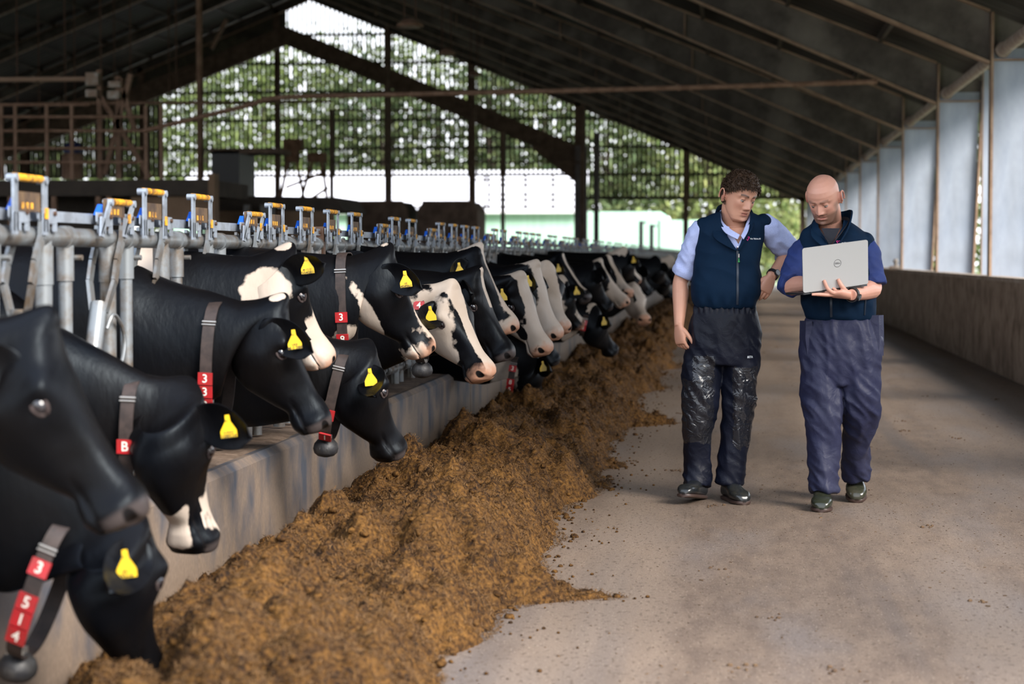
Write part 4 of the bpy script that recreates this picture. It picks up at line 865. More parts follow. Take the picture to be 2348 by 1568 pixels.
def face_marks(V, loc0, M, S, brow=1.0, stub=0, teeth=0):
    D = (V - np.array(loc0)) / S @ M.T; l, f, z = D.T; al = abs(l); n = len(V); c = np.zeros((n, 4)); c[:, 3] = 1; fr = (f > .045)
    lip = np.exp(-((al / .021) ** 4) - ((z + .0695) / .0105) ** 4) * fr; c[:, 0] = lip * .8
    c[:, 0] = np.maximum(c[:, 0], .55 * np.exp(-((al - .09) / .015) ** 2 - ((z + .01) / .03) ** 2)); c[:, 0] = np.maximum(c[:, 0], .25 * np.exp(-((al - .045) / .02) ** 2 - ((z + .03) / .02) ** 2) * fr); c[:, 0] = np.maximum(c[:, 0], .3 * np.exp(-(al / .012) ** 2 - ((z + .04) / .012) ** 2) * fr)
    brz = .0215 + .006 * np.sin(np.clip((al - .012) / .036, 0, 1) * 2.4); c[:, 1] = brow * np.exp(-((z - brz) / .0055) ** 2) * (al > .010) * (al < .050) * fr
    lash = np.exp(-((z + .0015 - .004 * np.cos(np.clip((al - .031) / .016, -1.3, 1.3) * 1.2)) / .0020) ** 2) * (abs(al - .031) < .0135) * (f > .0735); c[:, 1] = np.maximum(c[:, 1], lash * .95)
    c[:, 1] = np.maximum(c[:, 1], .9 * np.exp(-((z + .0690) / .0018) ** 2) * (al < .019) * fr)
    if stub:
        s = np.clip((-.042 - z) / .02, 0, 1) * np.clip((f + .03) / .03, 0, 1) * (z > -.14); s *= 1 - np.exp(-((al / .024) ** 4) - ((z + .070) / .011) ** 4); s = np.maximum(s, np.exp(-((z + .054) / .006) ** 2) * (al < .03) * fr); side = np.clip((al - .058) / .008, 0, 1) * np.clip((.0 - z) / .02, 0, 1) * np.clip((f + .01) / .02, 0, 1) * (z > -.1); c[:, 1] = np.maximum(c[:, 1], stub * np.maximum(s, side * .7))
    if teeth: c[:, 2] = np.exp(-((z + .0668) / .0018) ** 2 - (al / .011) ** 4) * fr
    return c
def eyes(t, loc, S, body):
    for s in (-1, 1):
        m = MB(); m.sphere(loc(s * .031, .0672, -.0022), .0118 * S, 16, 12); e = m.build('eye', mat('eyeball', (.30, .27, .25), .2), t, angle=180)
        m = MB(); m.sphere(loc(s * .031 + .001, .0752, -.0058), (.0052 * S, .0042 * S, .0048 * S), 12, 8); m.build('iris', mat('dark_iris', (.02, .015, .012), .1), e, angle=180)

def cutv(V, F, poly, Yc):
    def inside(x, y):
        c = False; j = len(poly) - 1
        for i in range(len(poly)):
            (xi, yi), (xj, yj) = poly[i], poly[j]
            if (yi > y) != (yj > y) and x < (xj - xi) * (y - yi) / (yj - yi) + xi: c = not c
            j = i
        return c
    out = []
    for f in F:
        c = V[list(f)].mean(0)
        if (c[1] < Yc - .02 and inside(*proj(c))): continue
        if abs(c[1] - Yc) < .09 and proj(c)[1] < poly[0][1] + 27 and abs(proj(c)[0] - (poly[0][0] + poly[1][0]) / 2) < 26: continue
        out.append(f)
    from collections import Counter
    ec = Counter(tuple(sorted((f[i], f[(i + 1) % len(f)]))) for f in out for i in range(len(f))); bd = {v for e_, k in ec.items() if k == 1 for v in e_}
    for i in bd:
        x, y = proj(V[i]); best = None
        for k in range(len(poly)):
            a, b = np.array(poly[k - 1], float), np.array(poly[k], float); t = np.clip(((x, y) - a) @ (b - a) / ((b - a) @ (b - a)), 0, 1); p = a + (b - a) * t; d = math.hypot(x - p[0], y - p[1])
            if best is None or d < best[0]: best = (d, p)
        if best[0] < 5 and V[i][1] < Yc: V[i] = V[i] + np.array(((best[1][0] - x) * Yc / FPX, 0, (y - best[1][1]) * Yc / FPX))
    return out
def collar(mb, C, B, T, th=.006): sheet(mb, [np.array(C) + np.array(p) for p in B], [np.array(C) + np.array(p) for p in T], th)
def decal_text(t, tree, name, px, py, txt, size, m, off=.0035, parent=None):
    p, n = hit(tree, px, py, off); 
    if p is None: return
    r = np.cross((0, 0, 1.0), n) ; r /= np.linalg.norm(r)
    if r[0] < 0: r = -r
    u = np.cross(n, r); u = u if u[2] > 0 else -u
    g = MB(); text_mb(g, txt, (p, r, u, n), size, align='CENTER'); return g.build(name, m, parent or t, smooth=False)
def tape(mb, tree, pts, wd, off, th=.002):
    P = []; Ns = []
    for a in pts:
        p, n = hit(tree, *a, off)
        if p is not None: P.append(p); Ns.append(n)
    P = np.array(P); Ns = np.array(Ns)
    for _ in range(2): Ns[1:-1] = (Ns[:-2] + Ns[1:-1] + Ns[2:]) / 3
    T = np.gradient(P, axis=0); S_ = np.cross(T, Ns); S_ /= np.linalg.norm(S_, axis=1)[:, None]
    R = [np.array([P[i] - S_[i] * wd / 2, P[i] + S_[i] * wd / 2, P[i] + S_[i] * wd / 2 - Ns[i] * th * 3, P[i] - S_[i] * wd / 2 - Ns[i] * th * 3]) for i in range(len(P))]
    mb.rings(R)
def logo(t, tree, px, py, parent, s=1.0):
    p, n = hit(tree, px, py, .013); n = n * .5 + np.array((0, -.5, 0)); n /= np.linalg.norm(n); r = np.cross((0, 0, 1.0), n); r /= np.linalg.norm(r); r = r if r[0] > 0 else -r; u = np.cross(n, r); u = u if u[2] > 0 else -u
    g = MB(); f = lambda x, y: p + (r * x + u * y) * s
    g.tube([f(-.012, .006), f(-.007, -.002), f(0, -.013), f(.003, -.006), f(.010, .007)], .0019 * s, 6); g.tube([f(-.012, .006), f(-.006, .010), f(-.001, .002), f(.003, .009), f(.010, .007)], .0017 * s, 6)
    g.build('chest_emblem', M_logo, parent)
    decal_text(t, tree, 'chest_lettering', px + 19 * s, py + .5, 'Vet Vision.AI', .0125 * s, M_logow, .0045, parent)
# ======================= man with curly brown hair
YA = 11.12
tA = thing('person', 'man with short brown curly hair, navy vest over light blue shirt, hand on hip', 'person', W(1655, 1140, YA) * 1 + Vector((0, 0, 0)))
tA.location.z = 0
S = 1.09; CA = np.array(W(1696, 450, YA - .06)); FA = (.56, -.76, -.33); UA = (.10, 0, 1)
sk = MB(); locA, MA = head_add(sk, CA, FA, UA, S)
nb = np.array(W(1684, 520, YA + .02)); sk.tube(catmull([[*(nb + np.array((0, .02, -.06))), .085], [*nb, .066], [*locA(0, -.030, -.075), .060], [*locA(0, -.03, -.03), .055]], 6)[:, :3], catmull([[.085], [.066], [.060], [.055]], 6)[:, 0], 24, up=(0, 1, 0))
ellipse_body(sk, [(1685, 522, .075, .075), (1685, 545, .12, .108), (1680, 580, .15, .108), (1670, 640, .15, .10), (1664, 700, .15, .095), (1660, 760, .15, .09)], YA)
sRa = W(1610, 528, YA); eRa = W(1562, 640, YA + .05); wRa = W(1557, 748, YA - .03)
sLa = W(1757, 518, YA); eLa = W(1813, 582, YA + .14); wLa = W(1768, 634, YA - .02)
arm(sk, [nb + np.array((-.06, 0, -.06)), sRa, (sRa + eRa) / 2, eRa, eRa * .7 + wRa * .3, wRa * .6 + eRa * .4, wRa], [.05, .050, .046, .043, .046, .038, .027])
arm(sk, [nb + np.array((.06, 0, -.06)), sLa, (sLa + eLa) / 2, eLa, eLa * .7 + wLa * .3, wLa * .6 + eLa * .4, wLa], [.05, .050, .046, .043, .046, .038, .027])
hand(sk, wRa, (.10, -.08, -1), (-.75, -.65, 0), -1, curl=(.45, .55, .4), S=1.05)
hand(sk, wLa, (-.42, -.25, -1), (.55, -.80, .2), 1, curl=(.3, .3, .3), S=1.0)
for (a, b, c) in (((1620, 760), (1606, 930), (1596, 1115)), ((1703, 760), (1690, 930), (1675, 1115))):
    arm(sk, [W(*a, YA), W(*b, YA - .02), W(*c, YA)], [.07, .05, .035])
V, N, F = fuse(sk, .0038, 1, .3)
g = MB(); g.add(V, F); o = g.build('body', skin_mat('fair_skin', (.50, .250, .165), (.57, .31, .22), (.045, .025, .018)), tA, angle=180)
paint(o, face_marks(V, CA, MA, S)); eyes(tA, locA, S, o)
# hair
hr = MB(); Vh, zs, n = head_local(grow=.006, z0=-.055, feat=False); l, f, z = Vh.T
R = Vh.reshape(-1, n, 3)
keep = []
Vw = []
for i, p in enumerate(Vh):
    cut = (p[1] > .058 - .0 and p[2] < .062) or (p[1] > -.012 and p[2] < .012 + max(0, p[1]) * .55) or (p[2] < -.045 and p[1] > -.05)
    if cut: p = p * np.array((.80, .76, 1.0)) 
    q = p * (1 + .05 * noise.noise(Vector(p) * 55) + .03 * noise.noise(Vector(p) * 120)) if not cut else p
    if p[2] > .03 and not cut: q = q + np.array((0, .004, .010)) * min(1, (p[2] - .03) / .04)
    Vw.append(q)
P = CA + S * (np.array(Vw) @ MA); hr.rings(list(P.reshape(-1, n, 3)))
r = random.Random(4)
for i in range(3000):
    i_ = r.randrange(len(Vh)); p = Vh[i_]
    if (p[1] > .070 and p[2] < .060) or (p[1] > -.008 and p[2] < .016 + max(0, p[1]) * .55) or p[2] < -.04: continue
    nr_ = p / np.linalg.norm(p); top = max(0, (p[2] - .02) / .09); d = np.array((r.gauss(0, .22) + .35 * top, .60 + r.gauss(0, .2), .25 * top + r.gauss(0, .2) - .7 * (1 - top))); d -= d @ nr_ * nr_ * .8; d /= np.linalg.norm(d)
    L = .017 + .020 * top * r.random(); cur = r.choice((-1, 1)) * .3; sd = np.cross(nr_, d); P_ = [p * .99, p + d * L * .4 + nr_ * .006 + sd * cur * L * .3, p + d * L * .8 + nr_ * (.006 + .006 * top * r.random()) + sd * cur * L * .5, p + d * L * 1.05 + nr_ * (.003 + .007 * top * r.random()) + sd * cur * L * .2]
    P_ = [CA + S * (x @ MA) for x in P_]; hr.tube(P_, [.0026, .0024, .0017, .0004], 4)
hr.build('hair', M_hair, tA, angle=180)
# trousers
def trousers(rowsP, legs, Yc, fold, name_mat, hemz, parent, nm='trousers', voxel=.008):
    mb = MB(); ellipse_body(mb, rowsP, Yc, e=2.2)
    for L in legs: K = catmull([[*W(px, py, Yc + dy), r] for (px, py, dy, r) in L], 6); mb.tube(K[:, :3], K[:, 3], 28, up=(0, 1, 0))
    V, N, F = fuse(mb, voxel, 3, .5); V = folds(V, N, fold); g = MB(); g.add(V, F); return g.build(nm, name_mat, parent, angle=180), V, F
def foldA(p, sc_=1.0, s0=0):
    z = p.z; hem = max(0, 1 - z / .30); knee = math.exp(-((z - .55) / .14) ** 2); hip = math.exp(-((z - .80) / .12) ** 2)
    a = noise.noise(Vector((p.x * 11 + s0, p.y * 7, z * 4.0 + p.x * 8))); b = noise.noise(Vector((p.x * 7, p.y * 7 + s0, z * 15 + p.x * 14)))
    r1 = 1 - abs(a) * 2; r2 = 1 - abs(b) * 2.2; fine = noise.noise(Vector((p.x * 30, p.y * 20, z * 26 + s0)))
    wb = 0
    if z > 1.04: wb = .006 * math.sin(p.x * 210) * min(1, (z - 1.04) / .03)
    return sc_ * (r1 * .008 + r2 * (.001 + .012 * hem + .006 * knee + .003 * hip) + fine * .0015 - .005) + wb
trA, VtA, FtA = trousers([(1664, 700, .172, .11), (1662, 722, .185, .125), (1661, 760, .205, .135), (1660, 800, .205, .135), (1659, 835, .19, .12)],
    [[(1622, 790, 0, .112), (1607, 870, -.02, .108), (1606, 930, -.03, .098), (1600, 980, -.02, .086), (1600, 1050, .01, .076), (1597, 1112, .0, .078)],
     [(1700, 790, 0, .112), (1696, 870, 0, .100), (1693, 930, 0, .092), (1687, 1000, .01, .084), (1677, 1060, .02, .078), (1673, 1108, .02, .078)]], YA, lambda p: foldA(p, 1.2), [M_trA, M_wet], 0, tA)
tw = bvh(VtA, FtA)
# shiny wet patches are part of the same cloth
def wetmask(o, V, boxes, Yc):
    pol = o.data.polygons; mi = np.zeros(len(pol), np.int32)
    inv = []
    for i, p in enumerate(pol):
        c = p.center; c = np.array(c) + root_loc(o); 
        if c[1] > Yc + .02: continue
        px, py = c[0], c[2]
        for (x0, x1, z0, z1) in boxes:
            k = .012 * noise.noise(Vector((px * 30, py * 30, 1)))
            if x0 + k < px < x1 + k and z0 + k * 3 < py < z1 + (k if z1 < .8 else 0): mi[i] = 1
    o.data.polygons.foreach_set('material_index', mi)
a = W(1563, 905, YA - .1); b = W(1630, 808, YA - .1); c_ = W(1735, 825, YA - .1)
wetmask(trA, VtA, [(W(1592, 0, YA - .1).x, W(1641, 0, YA - .1).x, W(0, 1000, YA - .1).z, W(0, 806, YA - .1).z), (W(1560, 0, YA - .1).x, W(1600, 0, YA - .1).x, W(0, 1000, YA - .1).z, W(0, 860, YA - .1).z), (W(1685, 0, YA - .1).x, W(1740, 0, YA - .1).x, W(0, 1010, YA - .1).z, W(0, 830, YA - .1).z)], YA)
decal_text(tA, tw, 'trouser_lettering', 1718, 818, 'BETA', .017, M_logow, .006, trA)
g = MB(); g2 = MB(); boot(g, g2, W(1607, 1128, YA + .10) * Vector((1, 1, 0)) if False else Vector((W(1606, 1130, YA).x, YA + .06, .0)), Vector((W(1570, 1130, YA).x, YA - .25, .045)), .056); bo = g.build('boot', M_boot, tA); g2.build('sole', M_sole, bo)
g = MB(); g2 = MB(); boot(g, g2, Vector((W(1668, 1130, YA).x, YA + .07, .0)), Vector((W(1706, 1130, YA).x, YA - .19, .0)), .056); bo = g.build('boot', M_boot, tA); g2.build('sole', M_sole, bo)
# vest
vb = MB(); ellipse_body(vb, [(1664, 706, .165, .112), (1664, 694, .182, .128), (1665, 668, .196, .140), (1667, 620, .188, .135), (1671, 570, .186, .130), (1677, 530, .190, .122), (1681, 508, .180, .105), (1683, 494, .135, .085), (1684, 484, .085, .072)], YA, 48, 2.6)
for c in ((1614, 520), (1754, 508)): vb.sphere(W(*c, YA), (.052, .070, .052), 20, 14)
V, N, F = fuse(vb, .0055, 9, .5)
def foldV(p):
    r = 1 - 2 * abs(noise.noise(Vector((p.x * 5 + p.z * 4, p.y * 4, p.z * 8)))); return r * .007 + noise.noise(Vector((p.x * 14, p.y * 10, p.z * 12))) * .006 - .004 + .006 * math.exp(-((p.z - 1.10) / .03) ** 2) * math.sin(p.x * 90)
V = folds(V, N, foldV); tv = bvh(V, F); F = cutv(V, F, [(1650, 470), (1722, 470), (1720, 505), (1692, 572), (1684, 568), (1654, 510)], YA); g = MB(); g.add(V, F); vest = g.build('vest', M_vest, tA, angle=180)
Cn = np.array(W(1684, 508, YA))
g = MB(); collar(g, Cn, [(.015,-.150,-.160), (-.030,-.135,-.095), (-.066,-.090,-.035), (-.088,-.01,.0), (-.060,.06,.02), (0,.085,.03), (.060,.06,.03), (.088,-.01,.015), (.080,-.08,-.020), (.055,-.130,-.085), (.018,-.150,-.160)],
       [(.005,-.158,-.162), (-.095,-.150,-.105), (-.118,-.105,-.055), (-.100,-.01,.065), (-.065,.07,.100), (0,.095,.105), (.065,.07,.095), (.098,-.01,.055), (.108,-.085,.0), (.085,-.140,-.060), (.028,-.158,-.160)], .007); g.build('vest_collar', M_vest, vest, angle=60)
g = MB(); tape(g, tv, [(1691 + .0 * k, 572 + k * 9) for k in range(15)], .012, .005); z = g.build('zip', M_zip, vest)
g = MB(); p, n_ = hit(tv, 1694, 590, .008); g.tube([p + np.array((0, 0, .02)), p], .004, 8); g.build('zip_pull', M_buck, z); g = MB(); g.tube([p + np.array((0, 0, -.004)), p + np.array((0, 0, -.018))], .0035, 8); g.sphere(p + np.array((0, 0, -.022)), (.006, .003, .006), 10, 8); g.build('zip_tag', M_green, z)
logo(tA, tv, 1712, 547, vest)
# shirt: front panel, collar, sleeves
g = MB()
rc = lambda pts, o_: [hit(tv, x, y, o_)[0] for x, y in pts]
sheet(g, rc([(1652, 512), (1662, 535), (1674, 556), (1686, 576)], -.003), rc([(1672, 520), (1678, 535), (1686, 548), (1693, 560)], -.001), .003)
sheet(g, rc([(1722, 506), (1714, 530), (1704, 552), (1692, 578)], -.003), rc([(1712, 516), (1707, 530), (1700, 545), (1692, 562)], -.001), .003)
collar(g, Cn, [(.030,-.150,-.075), (-.02,-.125,-.045), (-.058,-.080,-.010), (-.072,-.01,.02), (-.05,.05,.035), (0,.07,.04), (.05,.05,.035), (.074,-.01,.02), (.066,-.08,-.01), (.052,-.122,-.05), (.036,-.150,-.080)],
       [(.018,-.160,-.100), (-.045,-.148,-.066), (-.075,-.095,-.02), (-.080,-.01,.055), (-.055,.055,.07), (0,.075,.075), (.055,.055,.07), (.082,-.01,.055), (.083,-.09,-.005), (.074,-.140,-.055), (.050,-.162,-.100)], .004)
g.build('shirt', M_shirt, tA, angle=60)
g = MB()
for (x, y) in ((1684, 545), (1692, 566)):
    p, n_ = hit(tv, x, y, .008)
    g.tube([p, p + n_ * .003], .005, 10)
g.build('shirt_button', mat('pearl_button', (.7, .7, .75), .3), tA)
def sleeve(pts, rad, m, parent, cuff=True, s0=0, cuffw=.03):
    mb = MB(); arm(mb, pts, rad, 26)
    p, q = np.array(pts[-1]), np.array(pts[-2]); d = (p - q) / np.linalg.norm(p - q)
    if cuff:
        for k in range(3): mb.tube([p - d * (cuffw * 2.0), p - d * cuffw, p], [rad[-1] + .002, rad[-1] + .010 + .002 * k, rad[-1] + .006], 26)
    V, N, F = fuse(mb, .0065, 2, .5)
    V = folds(V, N, lambda v: (1 - 2.2 * abs(noise.noise(Vector((v.x * 12 + s0, v.y * 9, v.z * 13 + v.x * 9))))) * .008 + noise.noise(Vector((v.x * 26, v.y * 22, v.z * 30 + s0))) * .005 - .003)
    g = MB(); g.add(V, F); return g.build('sleeve', m, parent, angle=180)
lp = lambda a, b, t: np.array(a) + (np.array(b) - np.array(a)) * t
sleeve([lp(sRa, nb, .25), sRa, lp(sRa, eRa, .5), lp(sRa, eRa, .93)], [.040, .066, .070, .058], M_shirt, tA, cuffw=.035)
sleeve([lp(sLa, nb, .25), sLa, lp(sLa, eLa, .5), eLa, lp(eLa, wLa, .30)], [.040, .066, .072, .066, .058], M_shirt, tA, s0=5)
def watch(w_, e_, parent, r=.034, off=.0, m=M_black, facen=(0, -1, 0)):
    w_, e_ = np.array(w_), np.array(e_); d = (w_ - e_) / np.linalg.norm(w_ - e_); c = w_ - d * (.012 + off); g = MB(); n_ = np.array(facen, float); n_ -= n_ @ d * d; n_ /= np.linalg.norm(n_); s = np.cross(d, n_); R = []
    q = np.linspace(0, 2 * math.pi, 33); R = [np.array([c + (math.cos(a) * n_ + math.sin(a) * s) * rr + d * dd for rr, dd in ((r, -.010), (r + .004, -.010), (r + .004, .010), (r, .010))]) for a in q]; g.rings(R, cap=False); k = g.build('watch', m, parent)
    g = MB(); g.tube([c + n_ * (r + .001), c + n_ * (r + .010)], .019, 20, up=tuple(d)); g.build('watch_case', M_black, k); g = MB(); g.tube([c + n_ * (r + .010), c + n_ * (r + .0115)], .015, 20, up=tuple(d)); g.build('watch_face', mat('watch_glass', (.10, .11, .12), .15), k)
watch(wLa, eLa, tA, .031, .008, facen=(.7, -.7, .3))
# ======================= bald man
YB = 10.95
tB = thing('person', 'bald man with short beard in navy vest looking down at the open laptop', 'person', (W(1925, 1140, YB).x, YB, 0))
S = 1.08; CB = np.array(W(1888, 455, YB - .10)); FB = (-.30, -.81, -.50); UB = (-.02, 0, 1)
sk = MB(); locB, MB_ = head_add(sk, CB, FB, UB, S, mouth_open=1)
nb = np.array(W(1903, 520, YB + .03)); K = catmull([[*(nb + np.array((.01, .02, -.07))), .09], [*nb, .070], [*locB(0, -.035, -.075), .066], [*locB(0, -.03, -.03), .06]], 6); sk.tube(K[:, :3], K[:, 3], 24, up=(0, 1, 0))
ellipse_body(sk, [(1915, 560, .12, .08), (1918, 600, .15, .10), (1922, 660, .15, .10), (1925, 720, .15, .095), (1928, 780, .15, .09)], YB)
sR = W(1842, 572, YB); eR = W(1812, 655, YB - .10); wR = W(1872, 650, YB - .30)
sL = W(1985, 570, YB); eL = W(2003, 660, YB - .05); wL = W(1952, 676, YB - .33)
arm(sk, [nb + np.array((-.06, 0, -.08)), sR, (sR + eR) / 2, eR, eR * .7 + wR * .3, wR * .6 + eR * .4, wR], [.05, .052, .048, .045, .050, .042, .028])
arm(sk, [nb + np.array((.06, 0, -.08)), sL, (sL + eL) / 2, eL, eL * .7 + wL * .3, wL * .6 + eL * .4, wL], [.05, .052, .048, .045, .052, .044, .030])
for (a, b, c, dy) in (((1885, 780), (1890, 950), (1885, 1120), -.1), ((1965, 780), (1968, 930), (1965, 1085), .2)): arm(sk, [W(*a, YB), W(*b, YB), W(*c, YB + dy)], [.07, .05, .035])
# laptop frame first, hands close on it
LO = np.array(W(1841, 671, YB - .42)); lr = np.array((.925, .36, .125)); lr /= np.linalg.norm(lr); lw = .372
lu = np.array((.0, -.24, .97)); lu -= lu @ lr * lr; lu /= np.linalg.norm(lu); ln = np.cross(lr, lu); ln = ln if ln[1] < 0 else -ln; lh = .240
lb_ = np.array((-.40, .91, -.02)); lb_ -= lb_ @ lr * lr; lb_ /= np.linalg.norm(lb_)
hand(sk, wR, (.75, -.25, -.1), (0, -.2, 1), 1, curl=(.3, .4, .3), S=1.0)
pal = lambda x, y, k: LO + lr * x + lu * y + ln * k     # point near the lid's outer face
R = []; q = np.arange(18) * 2 * math.pi / 18
for (c, a_, b_) in ((wL, .030, .024), (lp(wL, pal(.20, -.030, .01), .35), .036, .024), (lp(wL, pal(.20, -.030, .01), .75), .043, .022), (pal(.195, -.032, .010), .042, .018), (pal(.165, -.030, .008), .034, .014)):
    R.append(np.array(c) + (np.cos(q) * b_)[:, None] * np.array((.1, .35, .93)) + (np.sin(q) * a_)[:, None] * np.array((.0, -.93, .35)))
sk.rings(R)
for P_, rr in (([pal(.19, -.020, .022), pal(.155, -.012, .028), pal(.130, .012, .024), pal(.120, .042, .014), pal(.116, .056, .010)], [.013, .0115, .010, .0095, .008]),
               ([pal(.235, -.022, .018), pal(.215, .006, .026), pal(.203, .030, .018), pal(.196, .052, .010)], [.016, .013, .0115, .009]),
               ([pal(.19, -.030, .016), pal(.14, -.026, .018), pal(.09, -.018, .014), pal(.045, -.013, .010)], [.012, .0105, .0095, .0075]),
               ([pal(.18, -.034, .004), pal(.13, -.030, .002), pal(.09, -.024, -.004), pal(.06, -.02, -.008)], [.012, .0105, .009, .0075]),
               ([pal(.18, -.036, -.014), pal(.14, -.032, -.02), pal(.10, -.026, -.026), pal(.08, -.022, -.03)], [.012, .010, .009, .0075])):
    K = catmull(np.c_[np.array(P_), rr], 4); sk.tube(K[:, :3], K[:, 3], 12)
V, N, F = fuse(sk, .0038, 1, .3)
g = MB(); g.add(V, F); o = g.build('body', skin_mat('ruddy_skin', (.52, .255, .18), (.60, .33, .255), (.085, .045, .028)), tB, angle=180)
paint(o, face_marks(V, CB, MB_, S, .6, .80, 1)); eyes(tB, locB, S, o)
trB, Vt, Ft = trousers([(1928, 728, .185, .12), (1929, 745, .205, .135), (1930, 790, .225, .145), (1928, 840, .215, .14), (1925, 880, .19, .12)],
    [[(1884, 830, 0, .118), (1885, 900, -.03, .112), (1890, 960, -.06, .100), (1890, 1030, -.07, .088), (1886, 1090, -.09, .080), (1887, 1128, -.10, .080)],
     [(1968, 830, 0, .118), (1972, 900, -.02, .105), (1975, 950, .02, .098), (1968, 1000, .10, .082), (1964, 1050, .18, .076), (1964, 1090, .24, .074)]], YB, lambda p: foldA(p, 1.6, 9), M_trB, 0, tB)
for sx, pts in ((1, [(2003, 722), (2026, 722), (2027, 770), (2026, 815), (2012, 818), (2003, 770)]), (-1, [(1848, 735), (1834, 735), (1833, 775), (1838, 815), (1850, 818), (1852, 775)])):
    A = [W(px, py, YB - .02) for px, py in pts]; B = [W(px - sx * 14, py, YB - .10) for px, py in pts]; g = MB(); g.prism([np.array(p) for p in A], (-sx * .03, -.07, 0)); g.build('pocket_flap', M_trB, trB, angle=30)
g = MB(); g2 = MB(); boot(g, g2, Vector((W(1887, 1130, YB - .1).x, YB - .02, .0)), Vector((W(1884, 1130, YB - .3).x, YB - .29, .0)), .058); bo = g.build('boot', M_bootg, tB); g2.build('sole', M_sole, bo)
g = MB(); g2 = MB(); boot(g, g2, Vector((W(1964, 1100, YB + .2).x, YB + .42, .06)), Vector((W(1966, 1130, YB + .1).x, YB + .15, .0)), .058); bo = g.build('boot', M_bootg, tB); g2.build('sole', M_sole, bo)
vb = MB(); ellipse_body(vb, [(1926, 734, .178, .118), (1925, 722, .195, .135), (1923, 690, .205, .150), (1920, 640, .198, .145), (1917, 595, .196, .138), (1914, 562, .198, .130), (1911, 536, .178, .110), (1908, 518, .130, .090), (1906, 506, .09, .078)], YB, 48, 2.6)
for c in ((1848, 563), (1980, 556)): vb.sphere(W(*c, YB), (.056, .074, .060), 20, 14)
V, N, F = fuse(vb, .0055, 9, .5); V = folds(V, N, foldV); tv = bvh(V, F); F = cutv(V, F, [(1868, 480), (1938, 480), (1932, 520), (1907, 563), (1902, 562), (1878, 524)], YB); g = MB(); g.add(V, F); vest = g.build('vest', M_vest, tB, angle=180)
Cn = np.array(W(1908, 528, YB))
g = MB(); collar(g, Cn, [(-.01,-.155,-.115), (-.04,-.135,-.07), (-.072,-.090,-.025), (-.09,-.01,.0), (-.060,.06,.02), (0,.09,.03), (.060,.065,.03), (.088,.0,.02), (.080,-.07,-.005), (.045,-.125,-.06), (-.005,-.155,-.115)],
       [(-.022,-.160,-.118), (-.105,-.150,-.050), (-.120,-.100,-.005), (-.105,-.01,.045), (-.070,.07,.085), (0,.10,.095), (.070,.075,.105), (.102,.0,.110), (.100,-.075,.075), (.075,-.140,.0), (.006,-.162,-.115)], .008); g.build('vest_collar', M_vest, vest, angle=60)
g = MB(); tape(g, tv, [(1906, 566 + k * 10) for k in range(17)], .012, .005); g.build('zip', M_zip, vest)
g = MB(); tape(g, tv, [(1986 - k * .6, 668 + k * 9) for k in range(7)], .008, .004); g.build('pocket_zip', M_zip, vest)
logo(tB, tv, 1922, 557, vest, .95)
g = MB(); rows = []
for t in np.linspace(0, 1, 6):
    y = 524 + 38 * t; x0 = 1884 + 17 * t; x1 = 1926 - 20 * t; rows.append([(hit(tv, x0 + (x1 - x0) * u, y, .004)[0]) for u in np.linspace(0, 1, 6)])
V6 = np.array(rows).reshape(-1, 3); g.add(V6, [(i * 6 + j, i * 6 + j + 1, (i + 1) * 6 + j + 1, (i + 1) * 6 + j) for i in range(5) for j in range(5)])
collar(g, Cn, [(-.02,-.15,-.07), (-.06,-.08,-.01), (-.074,-.01,.02), (0,.07,.04), (.074,-.01,.03), (.06,-.08,.0), (.0,-.15,-.07)], [(-.03,-.155,-.055), (-.075,-.085,.01), (-.083,-.01,.05), (0,.08,.07), (.083,-.01,.07), (.075,-.085,.03), (.01,-.155,-.055)], .006)
g.build('undershirt', mat('black_undershirt', (.006, .007, .014), .8), tB, angle=60)
sleeve([lp(sR, nb, .25), sR, lp(sR, eR, .5), lp(sR, eR, .92), lp(eR, wR, .10)], [.042, .068, .074, .070, .066], M_shirtB, tB, s0=2)
sleeve([lp(sL, nb, .25), sL, lp(sL, eL, .5), lp(sL, eL, .95)], [.042, .068, .070, .064], M_shirtB, tB, s0=8)
watch(wL, eL, tB, .036, .0, facen=(.3, -.8, -.3))
# ======================= laptop
tL = thing('laptop', 'open silver laptop held up by the bald man', 'laptop', LO)
def slab(g, O, a, b, n_, la, lb2, th, r=.012):
    pts = []
    for (cx, cy, a0) in ((la - r, lb2 - r, 0), (r, lb2 - r, 1.5708), (r, r, 3.1416), (la - r, r, 4.7124)):
        for k in range(5): t_ = a0 + k * .3927; pts.append(O + a * (cx + r * math.cos(t_)) + b * (cy + r * math.sin(t_)))
    g.prism(pts, n_ * th)
g = MB(); slab(g, LO, lr, lu, ln, lw, lh, .005); lid = g.build('lid', M_alu, tL, angle=30)
g = MB(); slab(g, LO - ln * .0015 + lu * .004, lr, lu, ln, lw, lh - .008, .0015); g.build('screen', mat('dark_screen', (.01, .01, .012), .1), lid, angle=30)
bn = np.cross(lr, lb_); bn = bn if bn[2] > 0 else -bn
g = MB(); slab(g, LO - bn * .012, lr, lb_, bn, lw, .245, .012); base = g.build('keyboard_base', M_dark, tL, angle=30)
g = MB(); slab(g, LO + lr * .03 + lb_ * .04 + bn * .0005, lr, lb_, bn, lw - .06, .10, .002); g.build('keyboard', M_black, base, angle=30)
g = MB(); g.tube([LO + lr * .04 - bn * .003, LO + lr * (lw - .04) - bn * .003], .006, 10); g.build('hinge', M_dark, tL)
cc = LO + lr * .197 + lu * .135 + ln * .0055; g = MB(); q = np.linspace(0, 2 * math.pi, 41); g.tube([cc + (lr * math.cos(a) + lu * math.sin(a)) * .020 for a in q], .0011, 6, cap=False); text_mb(g, 'DELL', (cc, lr, lu, ln), .013); g.build('lid_emblem', M_ring, lid, smooth=False)
